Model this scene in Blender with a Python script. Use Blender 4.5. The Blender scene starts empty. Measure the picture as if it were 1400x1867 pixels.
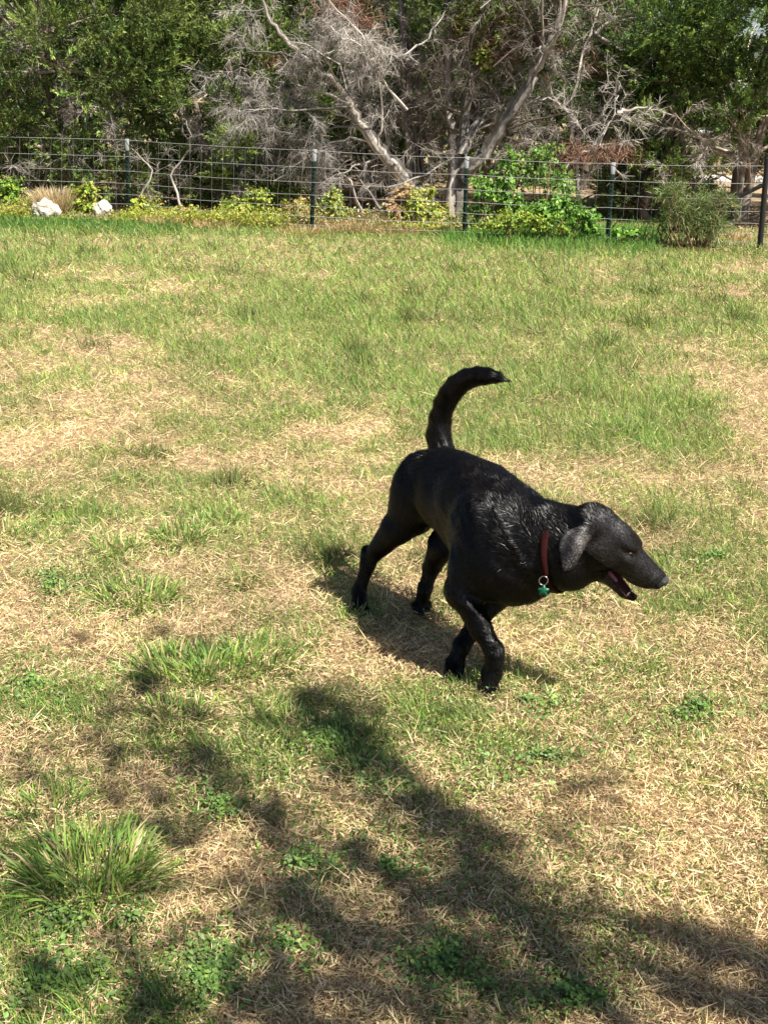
import bpy, math, itertools, random
import numpy as np
from mathutils import Vector, Matrix, noise as mnoise
S = bpy.context.scene
COL = S.collection
# ---------------------------------------------------------------- camera
CAM_H, PITCH, ROLL, FPX = 1.5, math.radians(20.4), math.radians(1.3), 2000.0
cam_data = bpy.data.cameras.new('camera'); cam = bpy.data.objects.new('camera', cam_data); COL.objects.link(cam)
cam_data.sensor_fit = 'VERTICAL'; cam_data.sensor_height = 36.0; cam_data.lens = FPX/1867*36.0
cam_data.clip_start = .05; cam_data.clip_end = 600
FW = np.array([0, math.cos(PITCH), -math.sin(PITCH)]); UP = np.array([0, math.sin(PITCH), math.cos(PITCH)]); RT = np.array([1., 0, 0])
RR = RT*math.cos(ROLL)+UP*math.sin(ROLL); UU = UP*math.cos(ROLL)-RT*math.sin(ROLL); CC = np.array([0, 0, CAM_H])
m = Matrix.Identity(4)
for i in range(3): m[i][0], m[i][1], m[i][2], m[i][3] = RR[i], UU[i], -FW[i], CC[i]
cam.matrix_world = m; S.camera = cam
# ---------------------------------------------------------------- light
SUN = np.array([.56, -.47, 1.0]); SUN /= np.linalg.norm(SUN)
w = bpy.data.worlds.new('World'); S.world = w; w.use_nodes = True
nt = w.node_tree; bg = nt.nodes['Background']; sky = nt.nodes.new('ShaderNodeTexSky'); sky.sky_type = 'NISHITA'; sky.sun_disc = False
sky.sun_elevation = math.asin(SUN[2]); sky.sun_rotation = math.atan2(SUN[0], SUN[1]); sky.air_density = 1.0; sky.dust_density = .8; sky.ozone_density = 1.2
nt.links.new(sky.outputs[0], bg.inputs[0]); bg.inputs[1].default_value = .05
sl = bpy.data.lights.new('sun', 'SUN'); so = bpy.data.objects.new('sun', sl); COL.objects.link(so)
sl.energy = 5.0; sl.angle = math.radians(.55); sl.color = (1.0, .94, .84); so.location = (8, -7, 14)
so.rotation_euler = Vector(SUN).to_track_quat('Z', 'Y').to_euler()
S.view_settings.view_transform = 'Standard'; S.view_settings.look = 'None'; S.view_settings.exposure = 1.2; S.view_settings.gamma = 1.0
S.render.resolution_x = 767; S.render.resolution_y = 1024
S.cycles.max_bounces = 6; S.cycles.diffuse_bounces = 3; S.cycles.transmission_bounces = 4; S.cycles.transparent_max_bounces = 6
# ---------------------------------------------------------------- helpers
rng = np.random.default_rng(7)
def ray(u, v): return FW+(u-700)/FPX*RR-(v-933.5)/FPX*UU
def gpt(u, v, z=0.0):                      # the point at height z that the photo shows at (u, v)
    r = ray(u, v); t = (z-CAM_H)/r[2]; return CC+t*r
def dpt(u, v, y):                          # the point at distance y from the photographer
    r = ray(u, v); return CC+y/r[1]*r
def proj(x, y, z=0.0):
    dx, dy, dz = x, y, z-CAM_H
    ww = dy*FW[1]+dz*FW[2]
    return 700+FPX*(dx*RR[0]+dy*RR[1]+dz*RR[2])/ww, 933.5-FPX*(dx*UU[0]+dy*UU[1]+dz*UU[2])/ww
def mesh_np(name, V, faces, mat, parent=None, col=None, smooth=False):
    """faces: list of (n, k) index arrays; col: (nverts, 3) linear colour"""
    me = bpy.data.meshes.new(name); V = np.asarray(V, np.float32)
    me.vertices.add(len(V)); me.vertices.foreach_set('co', V.ravel())
    faces = [np.asarray(f, np.int32) for f in faces if len(f)]
    nl = sum(f.size for f in faces); nf = sum(len(f) for f in faces)
    me.loops.add(nl); me.loops.foreach_set('vertex_index', np.concatenate([f.ravel() for f in faces]))
    me.polygons.add(nf)
    tot = np.concatenate([np.full(len(f), f.shape[1], np.int32) for f in faces]); st = np.concatenate([[0], np.cumsum(tot)[:-1]]).astype(np.int32)
    me.polygons.foreach_set('loop_start', st); me.polygons.foreach_set('loop_total', tot)
    if smooth: me.polygons.foreach_set('use_smooth', np.ones(nf, bool))
    if col is not None:
        a = me.color_attributes.new('col', 'FLOAT_COLOR', 'POINT'); c = np.ones((len(V), 4), np.float32); c[:, :3] = col
        a.data.foreach_set('color', c.ravel())
    me.update(calc_edges=True)
    if mat is not None: me.materials.append(mat)
    o = bpy.data.objects.new(name, me); COL.objects.link(o)
    if parent is not None: o.parent = parent
    return o
def empty(name, loc=(0, 0, 0)):
    o = bpy.data.objects.new(name, None); COL.objects.link(o); o.location = loc; o.empty_display_size = .1; return o
def tag(o, label=None, cat=None, group=None, kind=None):
    if label: o['label'] = label
    if cat: o['category'] = cat
    if group: o['group'] = group
    if kind: o['kind'] = kind
    return o
def child(o, parent):                      # parent a mesh whose coordinates are in the world
    o.parent = parent; o.matrix_parent_inverse = Matrix.Translation(parent.location).inverted() if parent.type == 'EMPTY' else Matrix.Identity(4); return o
def mat(name, base=(.5, .5, .5), rough=.6, spec=.4, metal=0., attr=False, trans=0., noise=None, bump=None, coat=0., sheen=0.):
    """procedural: attr uses the per-piece colour; noise=(scale, amount, detail); bump=(scale, strength, stretch)"""
    m = bpy.data.materials.new(name); m.use_nodes = True; n = m.node_tree; L = n.links; b = n.nodes['Principled BSDF']
    b.inputs['Roughness'].default_value = rough; b.inputs['Specular IOR Level'].default_value = spec; b.inputs['Metallic'].default_value = metal
    b.inputs['Coat Weight'].default_value = coat; b.inputs['Sheen Weight'].default_value = sheen
    tc = n.nodes.new('ShaderNodeTexCoord')
    if attr:
        a = n.nodes.new('ShaderNodeAttribute'); a.attribute_name = 'col'; c = a.outputs['Color']
    else:
        a = n.nodes.new('ShaderNodeRGB'); a.outputs[0].default_value = (*base, 1); c = a.outputs[0]
    if noise:
        t = n.nodes.new('ShaderNodeTexNoise'); t.inputs['Scale'].default_value = noise[0]; t.inputs['Detail'].default_value = noise[2] if len(noise) > 2 else 4
        L.new(tc.outputs['Object'], t.inputs['Vector'])
        r = n.nodes.new('ShaderNodeMapRange'); r.inputs[1].default_value = .3; r.inputs[2].default_value = .7; r.inputs[3].default_value = 1-noise[1]; r.inputs[4].default_value = 1+noise[1]
        L.new(t.outputs[0], r.inputs[0]); x = n.nodes.new('ShaderNodeVectorMath'); x.operation = 'SCALE'; L.new(c, x.inputs[0]); L.new(r.outputs[0], x.inputs['Scale']); c = x.outputs[0]
    L.new(c, b.inputs['Base Color'])
    if bump:
        mp = n.nodes.new('ShaderNodeMapping'); mp.inputs['Scale'].default_value = bump[2]; L.new(tc.outputs['Object'], mp.inputs[0])
        t = n.nodes.new('ShaderNodeTexNoise'); t.inputs['Scale'].default_value = bump[0]; t.inputs['Detail'].default_value = 5; L.new(mp.outputs[0], t.inputs['Vector'])
        bp = n.nodes.new('ShaderNodeBump'); bp.inputs['Strength'].default_value = bump[1]; bp.inputs['Distance'].default_value = .01
        L.new(t.outputs[0], bp.inputs['Height']); L.new(bp.outputs[0], b.inputs['Normal'])
    if trans:
        tr = n.nodes.new('ShaderNodeBsdfTranslucent'); L.new(c, tr.inputs[0]); mx = n.nodes.new('ShaderNodeMixShader'); mx.inputs[0].default_value = trans
        L.new(b.outputs[0], mx.inputs[1]); L.new(tr.outputs[0], mx.inputs[2]); L.new(mx.outputs[0], n.nodes['Material Output'].inputs[0])
    return m
def vnoise(x, y, s, seed=0):               # smooth value noise on arrays, 0..1
    r = np.random.default_rng(seed).random((256, 256)); X = x/s+91.3; Yy = y/s+47.7
    i = np.floor(X).astype(int); j = np.floor(Yy).astype(int); f = X-i; g = Yy-j; f = f*f*(3-2*f); g = g*g*(3-2*g)
    a = r[i % 256, j % 256]; b = r[(i+1) % 256, j % 256]; c = r[i % 256, (j+1) % 256]; d = r[(i+1) % 256, (j+1) % 256]
    return (a*(1-f)+b*f)*(1-g)+(c*(1-f)+d*f)*g
def fnoise(x, y, s, seed=0): return (vnoise(x, y, s, seed)+.5*vnoise(x, y, s/2.1, seed+1)+.25*vnoise(x, y, s/4.3, seed+2))/1.75
def norm(v): return v/(np.linalg.norm(v, axis=-1, keepdims=True)+1e-9)
def blades(P, D, L, W, C, tipc=None, seg=2, droop=.3, rg=None, twist=None):
    """ribbons: P roots, D unit directions, L lengths, W widths, C colours; returns V, faces, col"""
    rg = rg or rng; n = len(P)
    side = norm(np.cross(D, norm(rg.normal(size=(n, 3))))) if twist is None else twist
    V = []; Cs = []
    tipc = C if tipc is None else tipc
    for k in range(seg):
        t = k/seg; c = P+D*(L*t)[:, None]; c[:, 2] -= droop*L*t*t; ww = W*(1-.45*t)*.5
        V += [c-side*ww[:, None], c+side*ww[:, None]]; cc = C*(1-t)+tipc*t; Cs += [cc, cc]
    c = P+D*L[:, None]; c[:, 2] -= droop*L; V.append(c); Cs.append(tipc)
    k = 2*seg+1; V = np.stack(V, 1).reshape(-1, 3); Cs = np.stack(Cs, 1).reshape(-1, 3); b = np.arange(n)[:, None]*k
    F = [b+np.array([2*i, 2*i+1, 2*i+3, 2*i+2]) for i in range(seg-1)]
    return V, [np.concatenate(F)] if F else [], b+np.array([2*seg-2, 2*seg-1, 2*seg]), Cs
class Pile:                                 # collects ribbons, leaves and tubes into one mesh
    def __init__(s): s.V = []; s.Q = []; s.T = []; s.C = []; s.n = 0
    def add(s, V, Q, T, C):
        s.V.append(V); s.C.append(C)
        for q in Q: s.Q.append(q+s.n)
        if len(T): s.T.append(T+s.n)
        s.n += len(V)
    def blades(s, *a, **k):
        V, Q, T, C = blades(*a, **k); V[:, 2] = np.maximum(V[:, 2], k.get('floor', -9)) if False else V[:, 2]; s.add(V, Q, T, C)
    def leaves(s, P, N, R, asp, C, rg=None, fold=.15):
        """pointed oval leaves: centre, normal, radius, aspect"""
        rg = rg or rng; n = len(P); a = norm(np.cross(N, norm(rg.normal(size=(n, 3))))); b = np.cross(N, a)
        r = R[:, None]; w = (R*asp)[:, None]
        V = np.stack([P-a*r, P-a*r*.25+b*w+N*w*fold, P+a*r*.35+b*w*.85+N*w*fold, P+a*r, P+a*r*.35-b*w*.85+N*w*fold, P-a*r*.25-b*w+N*w*fold], 1).reshape(-1, 3)
        bi = np.arange(n)[:, None]*6
        s.add(V, [bi+np.array([0, 1, 2, 3]), bi+np.array([0, 3, 4, 5])], np.zeros((0, 3), int), np.repeat(C, 6, 0))
    def tube(s, pts, rad, sides, C, lump=0., rg=None):
        pts = np.asarray(pts, float); n = len(pts); rad = np.asarray(rad, float)
        t = norm(np.gradient(pts, axis=0)); ref = np.array([.3, .2, 1.]) if abs(t[0, 2]) < .8 else np.array([1., .1, 0])
        a = norm(np.cross(t, ref)); b = np.cross(t, a); an = np.arange(sides)/sides*2*np.pi
        rr = rad[:, None]*np.ones(sides)
        if lump: rr = rr*(1+lump*(rg or rng).normal(size=(1, sides)))*(1+lump*.4*(rg or rng).normal(size=(n, sides)))
        V = (pts[:, None]+a[:, None]*(np.cos(an)*rr)[..., None]+b[:, None]*(np.sin(an)*rr)[..., None]).reshape(-1, 3)
        i = np.arange(n-1)[:, None]*sides; j = np.arange(sides)[None]; k = (j+1) % sides
        Q = np.stack([i+j, i+k, i+sides+k, i+sides+j], -1).reshape(-1, 4)
        s.add(V, [Q], np.zeros((0, 3), int), np.tile(np.asarray(C, float), (len(V), 1)) if np.ndim(C) == 1 else C)
    def box(s, lo, hi, C=(1, 1, 1)):
        lo = np.array(lo, float); hi = np.array(hi, float)
        V = np.array([[(lo, hi)[(i >> 0) & 1][0], (lo, hi)[(i >> 1) & 1][1], (lo, hi)[(i >> 2) & 1][2]] for i in range(8)])
        s.add(V, [np.array([[0, 2, 3, 1], [4, 5, 7, 6], [0, 1, 5, 4], [2, 6, 7, 3], [0, 4, 6, 2], [1, 3, 7, 5]])], np.zeros((0, 3), int), np.tile(C, (8, 1)))
    def build(s, name, mat, parent=None, smooth=False, sub=None):
        V = np.concatenate(s.V)
        if sub is not None: V = V-np.asarray(sub)
        F = ([np.concatenate(s.Q)] if s.Q else [])+([np.concatenate(s.T)] if s.T else [])
        return mesh_np(name, V, F, mat, parent, np.concatenate(s.C), smooth)
# ---------------------------------------------------------------- ground and lawn
GROWS = [430, 500, 560, 620, 680, 740, 800, 860, 920, 980, 1050, 1120, 1200, 1280, 1360, 1450, 1550, 1650, 1750, 1867]
GREEN = np.array([            # how green the turf is, every 200 px of the photo's width, row by row: straw 0, lush 1
 [.80, .75, .70, .70, .90, .95, .60, .50], [.75, .50, .60, .60, .70, .75, .65, .40], [.50, .60, .65, .70, .55, .70, .60, .55],
 [.30, .50, .70, .75, .75, .70, .60, .45], [.15, .25, .60, .70, .60, .70, .55, .35], [.20, .20, .50, .75, .65, .70, .80, .10],
 [.15, .30, .45, .30, .40, .65, .80, .20], [.10, .35, .45, .25, .50, .60, .50, .55], [.35, .40, .65, .55, .30, .60, .60, .55],
 [.35, .25, .25, .45, .30, .50, .50, .45], [.20, .20, .15, .25, .30, .35, .50, .45], [.25, .25, .25, .20, .25, .40, .50, .45],
 [.35, .40, .55, .20, .15, .30, .40, .40], [.45, .45, .35, .25, .35, .30, .35, .40], [.35, .50, .35, .45, .35, .20, .20, .25],
 [.40, .35, .40, .45, .30, .10, .10, .12], [.50, .30, .40, .50, .25, .12, .06, .08], [.45, .25, .40, .45, .30, .12, .06, .06],
 [.45, .35, .40, .40, .25, .12, .06, .06], [.40, .45, .40, .20, .40, .25, .06, .06]])
def green_at(x, y):
    u, v = proj(x, y); u = np.clip(u/200, 0, 6.999); i = u.astype(int); f = u-i
    r = np.clip(np.interp(v, GROWS, np.arange(len(GROWS))), 0, len(GROWS)-1.001); j = r.astype(int); g = r-j
    return (GREEN[j, i]*(1-f)+GREEN[j, i+1]*f)*(1-g)+(GREEN[j+1, i]*(1-f)+GREEN[j+1, i+1]*f)*g
STRAW = np.array([(.72, .56, .29), (.82, .68, .38), (.54, .39, .22), (.36, .24, .14), (.84, .70, .38), (.62, .46, .29), (.24, .15, .10), (.74, .57, .36)])
GRN = np.array([(.15, .28, .04), (.26, .40, .055), (.08, .18, .03), (.17, .29, .09), (.34, .43, .09), (.27, .37, .08), (.20, .33, .06)])
LUSH = np.array([(.10, .24, .04), (.16, .33, .06), (.07, .17, .035), (.22, .36, .07)])
def pick(pal, n, rg=None):
    rg = rg or rng; return pal[rg.integers(0, len(pal), n)]*rg.uniform(.75, 1.2, (n, 1))
m_ground = mat('soil_and_thatch', (.36, .26, .155), .95, .1, noise=(38, .5, 8), bump=(160, .9, (1, 1, 1)))
g = 8; xs = np.array([-220, -60, -20, -9, -6, -4, -3, -2, -1, 0, 1, 2, 3, 4, 6, 9, 20, 60, 220.]); ys = np.array([-60, -20, -8, -3, 0, 1, 2, 3, 4, 5, 6, 8, 10, 12, 14, 16, 20, 30, 60, 120, 320.])
XX, YY = np.meshgrid(xs, ys); nx = len(xs); V = np.stack([XX.ravel(), YY.ravel(), 0*XX.ravel()-.006], 1)
I = np.arange(len(ys)-1)[:, None]*nx+np.arange(nx-1)[None]; F = np.stack([I, I+1, I+nx+1, I+nx], -1).reshape(-1, 4)
tag(mesh_np('ground', V, [F], m_ground), kind='structure')

m_grass = mat('grass_blades', attr=True, rough=.5, spec=.25, trans=.30)
def band(n, v0, v1, u0=-170, u1=1570):
    u = rng.uniform(u0, u1, n); v = rng.uniform(v0, v1, n)
    r = FW[:, None]+(u-700)/FPX*RR[:, None]-(v-933.5)/FPX*UU[:, None]; t = -CAM_H/r[2]; return t*r[0], t*r[1]
def dirs(n, e0, e1, rg=None, az=None):
    rg = rg or rng; a = rg.uniform(0, 2*np.pi, n) if az is None else az; e = np.radians(rg.uniform(e0, e1, n))
    return np.stack([np.cos(a)*np.cos(e), np.sin(a)*np.cos(e), np.sin(e)], 1)
turf = Pile()
PXM = 1096.0                                # render pixels per metre at one metre
def strands(n, v0, v1, kind, u0=-170, u1=1570):
    x, y = band(n, v0, v1, u0, u1)
    ok = y < 15.2; x, y = x[ok], y[ok]; n = len(x)
    dist = np.sqrt(x*x+y*y+CAM_H**2)
    ga = green_at(x, y); ga = ga+.85*(fnoise(x, y, .55, 3)-.5)+.75*(fnoise(x, y*1.2, .17, 9)-.5); ga = .5+(ga-.455)*1.3+np.clip(y-11, 0, 2)*.06+.05*np.clip(4.5-y, 0, 1)
    lump = .022*fnoise(x, y, .11, 81)+.018*fnoise(x, y, .31, 83)+.012*vnoise(x, y, .035, 85)
    patch = fnoise(x, y, .35, 21)
    if kind == 'straw':
        D = dirs(n, -4, 45); L = np.where(rng.random(n) < .90, rng.uniform(.006, .024, n), rng.uniform(.02, .055, n))*(1+.55*np.clip(dist-2.6, 0, 3)/1.5); W = np.maximum(rng.uniform(.0012, .0032, n), .55*dist/PXM)
        C = pick(STRAW, n)*(.75+.5*patch)[:, None]; z = rng.uniform(0, .022, n); k = rng.random(n) < np.clip(1.2-ga, .2, 1)*np.clip(.35+2.2*np.abs(fnoise(x, y, .22, 91)-.32)/.2, .35, 1)
        tip = C*1.1; dr = .05; seg = 2
    else:
        # blades leave shared crowns, so the turf stands in little tussocks
        grp = rng.random(n); cell = np.where(grp < .4, .047, np.where(grp < .75, .083, .13))*(1+np.clip(dist-3, 0, 12)*.10); wx = x+.05*(fnoise(x, y, .21, 71)-.5)*2; wy = y+.05*(fnoise(x, y, .19, 73)-.5)*2+x*.37; wx = wx-y*.29
        cx = np.floor(wx/cell); cy = np.floor(wy/cell); hsh = np.modf(np.abs(np.sin(cx*127.1+cy*311.7+cell*900)*43758.5453))[0]; hs2 = np.modf(np.abs(np.sin(cx*269.5+cy*183.3+cell*700)*43758.5453))[0]
        ox = wx-(cx+hsh)*cell; oy = wy-(cy+hs2)*cell; pull = np.where(grp < .75, .5, .3)*rng.uniform(.2, 1.2, n); x = x-ox*pull; y = y-oy*pull
        az = np.arctan2(oy, ox)+rng.normal(0, .8, n); D = dirs(n, 22, 82, az=az); lush = np.clip((ga-.35)/.5, 0, 1)
        L = rng.uniform(.018, .052, n)*(1+.8*lush)*(.6+1.0*hsh)*np.where(dist < 4.2, .72, 1)*np.where(dist > 6, 1.25, 1); W = np.maximum(rng.uniform(.0016, .0032, n), .62*dist/PXM)
        C = pick(GRN, n)*(.5+1.0*patch)[:, None]*(.6+.75*hs2)[:, None]; li = rng.random(n) < lush*.55; C[li] = pick(LUSH, li.sum()); z = np.zeros(n)
        qx = np.floor(x/.41+.3*fnoise(x, y, .3, 7)); qy = np.floor(y/.37); h3 = np.modf(np.abs(np.sin(qx*91.7+qy*47.3)*9631.1))[0]; dx = x/.41-qx-.5; dy = y/.37-qy-.5
        tus = (h3 < .13) & (np.hypot(dx, dy) < .18+.9*h3) & (dist > 3.4); L = np.where(tus, L*1.9, L); C = np.where(tus[:, None], C*.58, C)
        bt = C*.5+pick(STRAW, n)*.5*np.where(tus, .5, 1)[:, None]; tip = np.where((rng.random(n) < .25)[:, None], C*.5+np.array([.5, .42, .16])*.5, C); C = np.where((rng.random(n) < .5)[:, None], bt, C)
        k = rng.random(n) < np.clip(ga*1.6-.12, .06, 1)*np.where(hsh > .25, 1, .35)+tus*.9; dr = .18; seg = 2
    x, y, z, D, L, W, C, tip = x[k], y[k], z[k], D[k], L[k], W[k], C[k], tip[k]
    turf.blades(np.stack([x, y, z-.010+lump[k]], 1), D, L, W, C, tipc=tip, seg=seg, droop=dr)
for v0, v1, ns, ng in ((385, 460, 30000, 45000), (460, 600, 55000, 100000), (600, 850, 85000, 125000), (850, 1150, 95000, 95000), (1150, 1500, 125000, 95000), (1500, 2080, 150000, 95000)):
    strands(ns, v0, v1, 'straw'); strands(ng, v0, v1, 'green')
for u0, u1 in ((-1000, -170), (1570, 2400)):
    for v0, v1, n in ((460, 700, 14000), (700, 1150, 22000), (1150, 2080, 42000)): strands(n, v0, v1, 'straw', u0, u1); strands(n, v0, v1, 'green', u0, u1)
tag(turf.build('lawn_grass', m_grass), 'short patchy lawn grass, half green and half dried to straw', 'grass', kind='stuff')

# longer tufts of coarse grass standing in the turf: each is a plant of its own
def tuft(P, rad, hgt, n, pal, spread=(35, 88), width=.004, name='grass_tuft', label='', group=None, dry=.15):
    T = Pile(); rg = np.random.default_rng(int(abs(P[0])*977+P[1]*131)); a = rg.uniform(0, 2*np.pi, n); r = rad*np.sqrt(rg.random(n))*.8
    root = np.stack([P[0]+np.cos(a)*r, P[1]+np.sin(a)*r*.8, np.zeros(n)-.005], 1)
    D = dirs(n, *spread, rg, az=a+rg.normal(0, .7, n)); L = hgt*rg.uniform(.45, 1.1, n); dist = math.hypot(P[0], P[1], CAM_H); W = np.maximum(width*rg.uniform(.6, 1.2, n), .6*dist/PXM)
    C = pick(pal, n, rg); dd = rg.random(n) < dry; C[dd] = pick(STRAW, dd.sum(), rg); base = C*.6+np.array([.45, .42, .15])*.4
    T.blades(root, D, L, W, base, tipc=C, seg=4, droop=.35, rg=rg)
    o = T.build(name, m_grass, sub=(P[0], P[1], 0)); o.location = (P[0], P[1], 0); tag(o, label, 'grass tuft', group); return o
COARSE = np.array([(.13, .28, .045), (.20, .38, .06), (.08, .18, .035), (.33, .45, .09), (.12, .24, .06)])
TG = 'coarse grass tufts scattered over the lawn'
TUFTS = [  # u, v (base), spread px, height m, blades, label
 (165, 1620, 110, .165, 760, 'largest coarse grass tuft, tall bright blades in the bottom left of the lawn'),
 (330, 1240, 85, .105, 420, 'long green grass tuft standing just above the dappled tree shade on the left'),
 (480, 1215, 80, .095, 330, 'broad green grass tuft between the straw patch and the dog shadow'),
 (320, 1320, 60, .085, 220, 'dark green grass tuft partly covered by the dappled shade'),
 (250, 1100, 75, .080, 360, 'rounded green grass tuft over a bare brown spot on the left'),
 (215, 1010, 45, .075, 200, 'small yellowish green grass tuft behind the rounded one'),
 (330, 990, 55, .080, 260, 'bushy green grass tuft beside a pale straw patch'),
 (450, 1065, 28, .070, 90, 'thin upright dark grass tuft alone on pale straw'),
 (20, 985, 40, .080, 150, 'yellowing grass tuft at the left edge of the photo'),
 (110, 940, 60, .060, 180, 'low grey green grass tuft near the left edge'),
 (700, 1545, 75, .075, 200, 'pale striped grass tuft lit by a sun fleck among the shade'),
 (500, 1400, 70, .070, 160, 'loose blue green grass tuft in front of the dog shadow'),
 (1030, 1640, 45, .060, 60, 'sparse pale yellow grass tuft on the brown turf'),
 (1150, 1215, 70, .055, 130, 'thin long bladed grass tuft in front of the dog nose'),
 (1290, 1110, 70, .055, 130, 'wispy green grass tuft right of the dog head'),
 (1130, 790, 80, .075, 420, 'dense dark green grass tuft in the lawn above the dog head'),
 (660, 545, 26, .080, 120, 'small dark green grass tuft alone in the middle lawn'),
 (1020, 530, 30, .080, 120, 'dark grass tuft in front of the green mound'),
 (1225, 520, 30, .085, 120, 'dark grass tuft in the upper right of the lawn'),
 (1110, 470, 26, .080, 90, 'short dark tuft just below the tall grass by the fence'),
 (250, 515, 34, .085, 110, 'brownish green grass tuft in the upper left of the lawn'),
 (230, 880, 30, .070, 110, 'upright green grass tuft in the straw patch on the left'),
 (640, 735, 55, .065, 200, 'soft bright green grass tuft behind the dog tail'),
 (1060, 1090, 40, .055, 90, 'fine green grass tuft under the dog chin'),
 (560, 1180, 40, .070, 60, 'few bright blades at the left rim of the dog shadow'),
]
TUFTS += [(400, 1235, 70, .10, 300, 'green grass tuft between two other tufts just left of the dog shadow'), (150, 1060, 50, .06, 180, 'flat grey green tuft on the brown weedy turf at the left'), (760, 1290, 40, .045, 110, 'short yellow green tuft by the standing front paw'),
 (640, 1130, 26, .055, 70, 'thin tuft at the planted hind paw'), (400, 960, 40, .07, 160, 'soft green tuft above the pale straw patch'), (520, 760, 60, .06, 200, 'faded green tuft left of the dog tail'), (200, 820, 60, .06, 200, 'olive tuft among the straw at the left'), (900, 560, 40, .06, 140, 'olive tuft in the middle of the far lawn'),
 (95, 1490, 60, .09, 160, 'looser green tuft behind the largest one at the bottom left'), (640, 1660, 70, .06, 150, 'flattened green tuft deep in the shade'), (480, 1310, 60, .075, 160, 'green tuft at the upper rim of the tree shade')]
for u, v, sp, h_, n_, lb in TUFTS:
    p = gpt(u, v); q = gpt(u+sp, v); tuft(p, abs(q[0]-p[0])*(1.1 if v > 900 else 1), h_*(1.75 if 900 < v < 1150 else 1.45 if v < 1500 else 1.1), int(n_*(1.9 if v > 900 else 1.4)), COARSE, (25, 86), .0052, label=lb, group=TG)

# broad-leaved creeping weeds
m_weed = mat('weed_leaves', attr=True, rough=.45, spec=.3, trans=.2)
weeds = Pile(); WP = np.array([(.13, .23, .05), (.20, .31, .065), (.085, .155, .035), (.15, .25, .08)])
WEED = [(70, 1700, 120, 75, 900), (90, 1820, 150, 60, 900), (390, 1800, 110, 90, 1300), (520, 1760, 70, 60, 500), (610, 1370, 90, 70, 900), (700, 1600, 110, 60, 600), (820, 1790, 95, 75, 1000), (1050, 1850, 90, 30, 350), (60, 1270, 90, 50, 500), (100, 1080, 120, 70, 600), (700, 1440, 100, 50, 500), (960, 1300, 230, 50, 700), (1270, 1310, 120, 50, 500), (400, 1490, 80, 50, 350), (250, 1700, 60, 40, 120), (1000, 1400, 250, 70, 500), (560, 1600, 90, 60, 400), (1300, 1030, 60, 30, 250)]
for u, v, ru, rv, n in WEED:
    n = int(n*2.1); a = rng.uniform(0, 2*np.pi, n); r = np.abs(rng.normal(0, .62, n))
    uu = u+ru*r*np.cos(a); vv = v+rv*r*np.sin(a); P = np.array([gpt(p, q) for p, q in zip(uu, vv)]); k = fnoise(P[:, 0], P[:, 1], .07, 31) > .45+rng.normal(0, .07, len(P)); P = P[k]; n = len(P)
    P[:, 2] = rng.uniform(.012, .042, n)+.012; N = norm(rng.normal(size=(n, 3))*.55+np.array([0, -.1, 1]))
    weeds.leaves(P, N, rng.uniform(.0030, .0070, n), rng.uniform(.45, .75, n), pick(WP, n))
x, y = band(170000, 900, 2000); k = (fnoise(x, y, .16, 101)+.5*(fnoise(x, y, .5, 103)-.5)+.25*(green_at(x, y)-.3)) > .485+rng.normal(0, .07, len(x)); x, y = x[k], y[k]; n = len(x)
weeds.leaves(np.stack([x, y, rng.uniform(.012, .045, n)], 1), norm(rng.normal(size=(n, 3))*.7+[0, -.1, .8]), rng.uniform(.0022, .0052, n), rng.uniform(.3, .65, n), pick(np.concatenate([WP, STRAW[2:4], STRAW[6:7], GRN[:3]]), n))
tag(weeds.build('creeping_weeds', m_weed), 'small broad leaved green weeds creeping through the turf', 'weeds', kind='stuff')
# ---------------------------------------------------------------- the dog: one blended surface
def unit(v):
    v = np.asarray(v, float); return v/np.linalg.norm(v)
DOG_F = unit((.37, -.93, 0)); DOG_R = unit((-.93, -.37, 0))      # heading and right-hand side of the trunk
HD = unit((.184, -.108, -.128)); HR = unit(np.cross(HD, (0, 0, 1))); HU = np.cross(HR, HD)   # head frame
def hp(f, r, u):                       # a point in the head's frame, metres from the eye line centre
    return HEAD_O + HD*f + HR*r + HU*u
HEAD_O = np.array((.615, 2.520, .462))
FLOWS = []
def cone(a, b, ra, rb, k=.02, flow=None, sub=False, g='b'):
    return ('c', np.array(a, float), np.array(b, float), ra, rb, k, np.array(b, float)-np.array(a, float) if flow is None else np.array(flow, float), sub, g)
def ell(c, ax, r, k=.02, flow=(0, 0, -1), sub=False, g='b'):
    return ('e', np.array(c, float), np.array(ax, float), np.array(r, float), None, k, np.array(flow, float), sub, g)
BODYAX = (DOG_F, DOG_R, (0, 0, 1)); HEADAX = (HD, HR, HU)
EAR = np.array([(-.152, -.042), (-.152, -.018), (-.136, .008), (-.114, .024), (-.100, .012), (-.097, -.015), (-.090, -.038), (-.085, -.062), (-.085, -.082), (-.094, -.091), (-.116, -.079), (-.136, -.063)])
def ear_mid(f, u):
    return np.where(u > -.02, .086-(u+.02)*.60, .086+(-.02-u)*.30)+.0045*np.sin((f+.125+.25*(u+.04))*115)+.06*np.maximum(-.14-f, 0)
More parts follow.
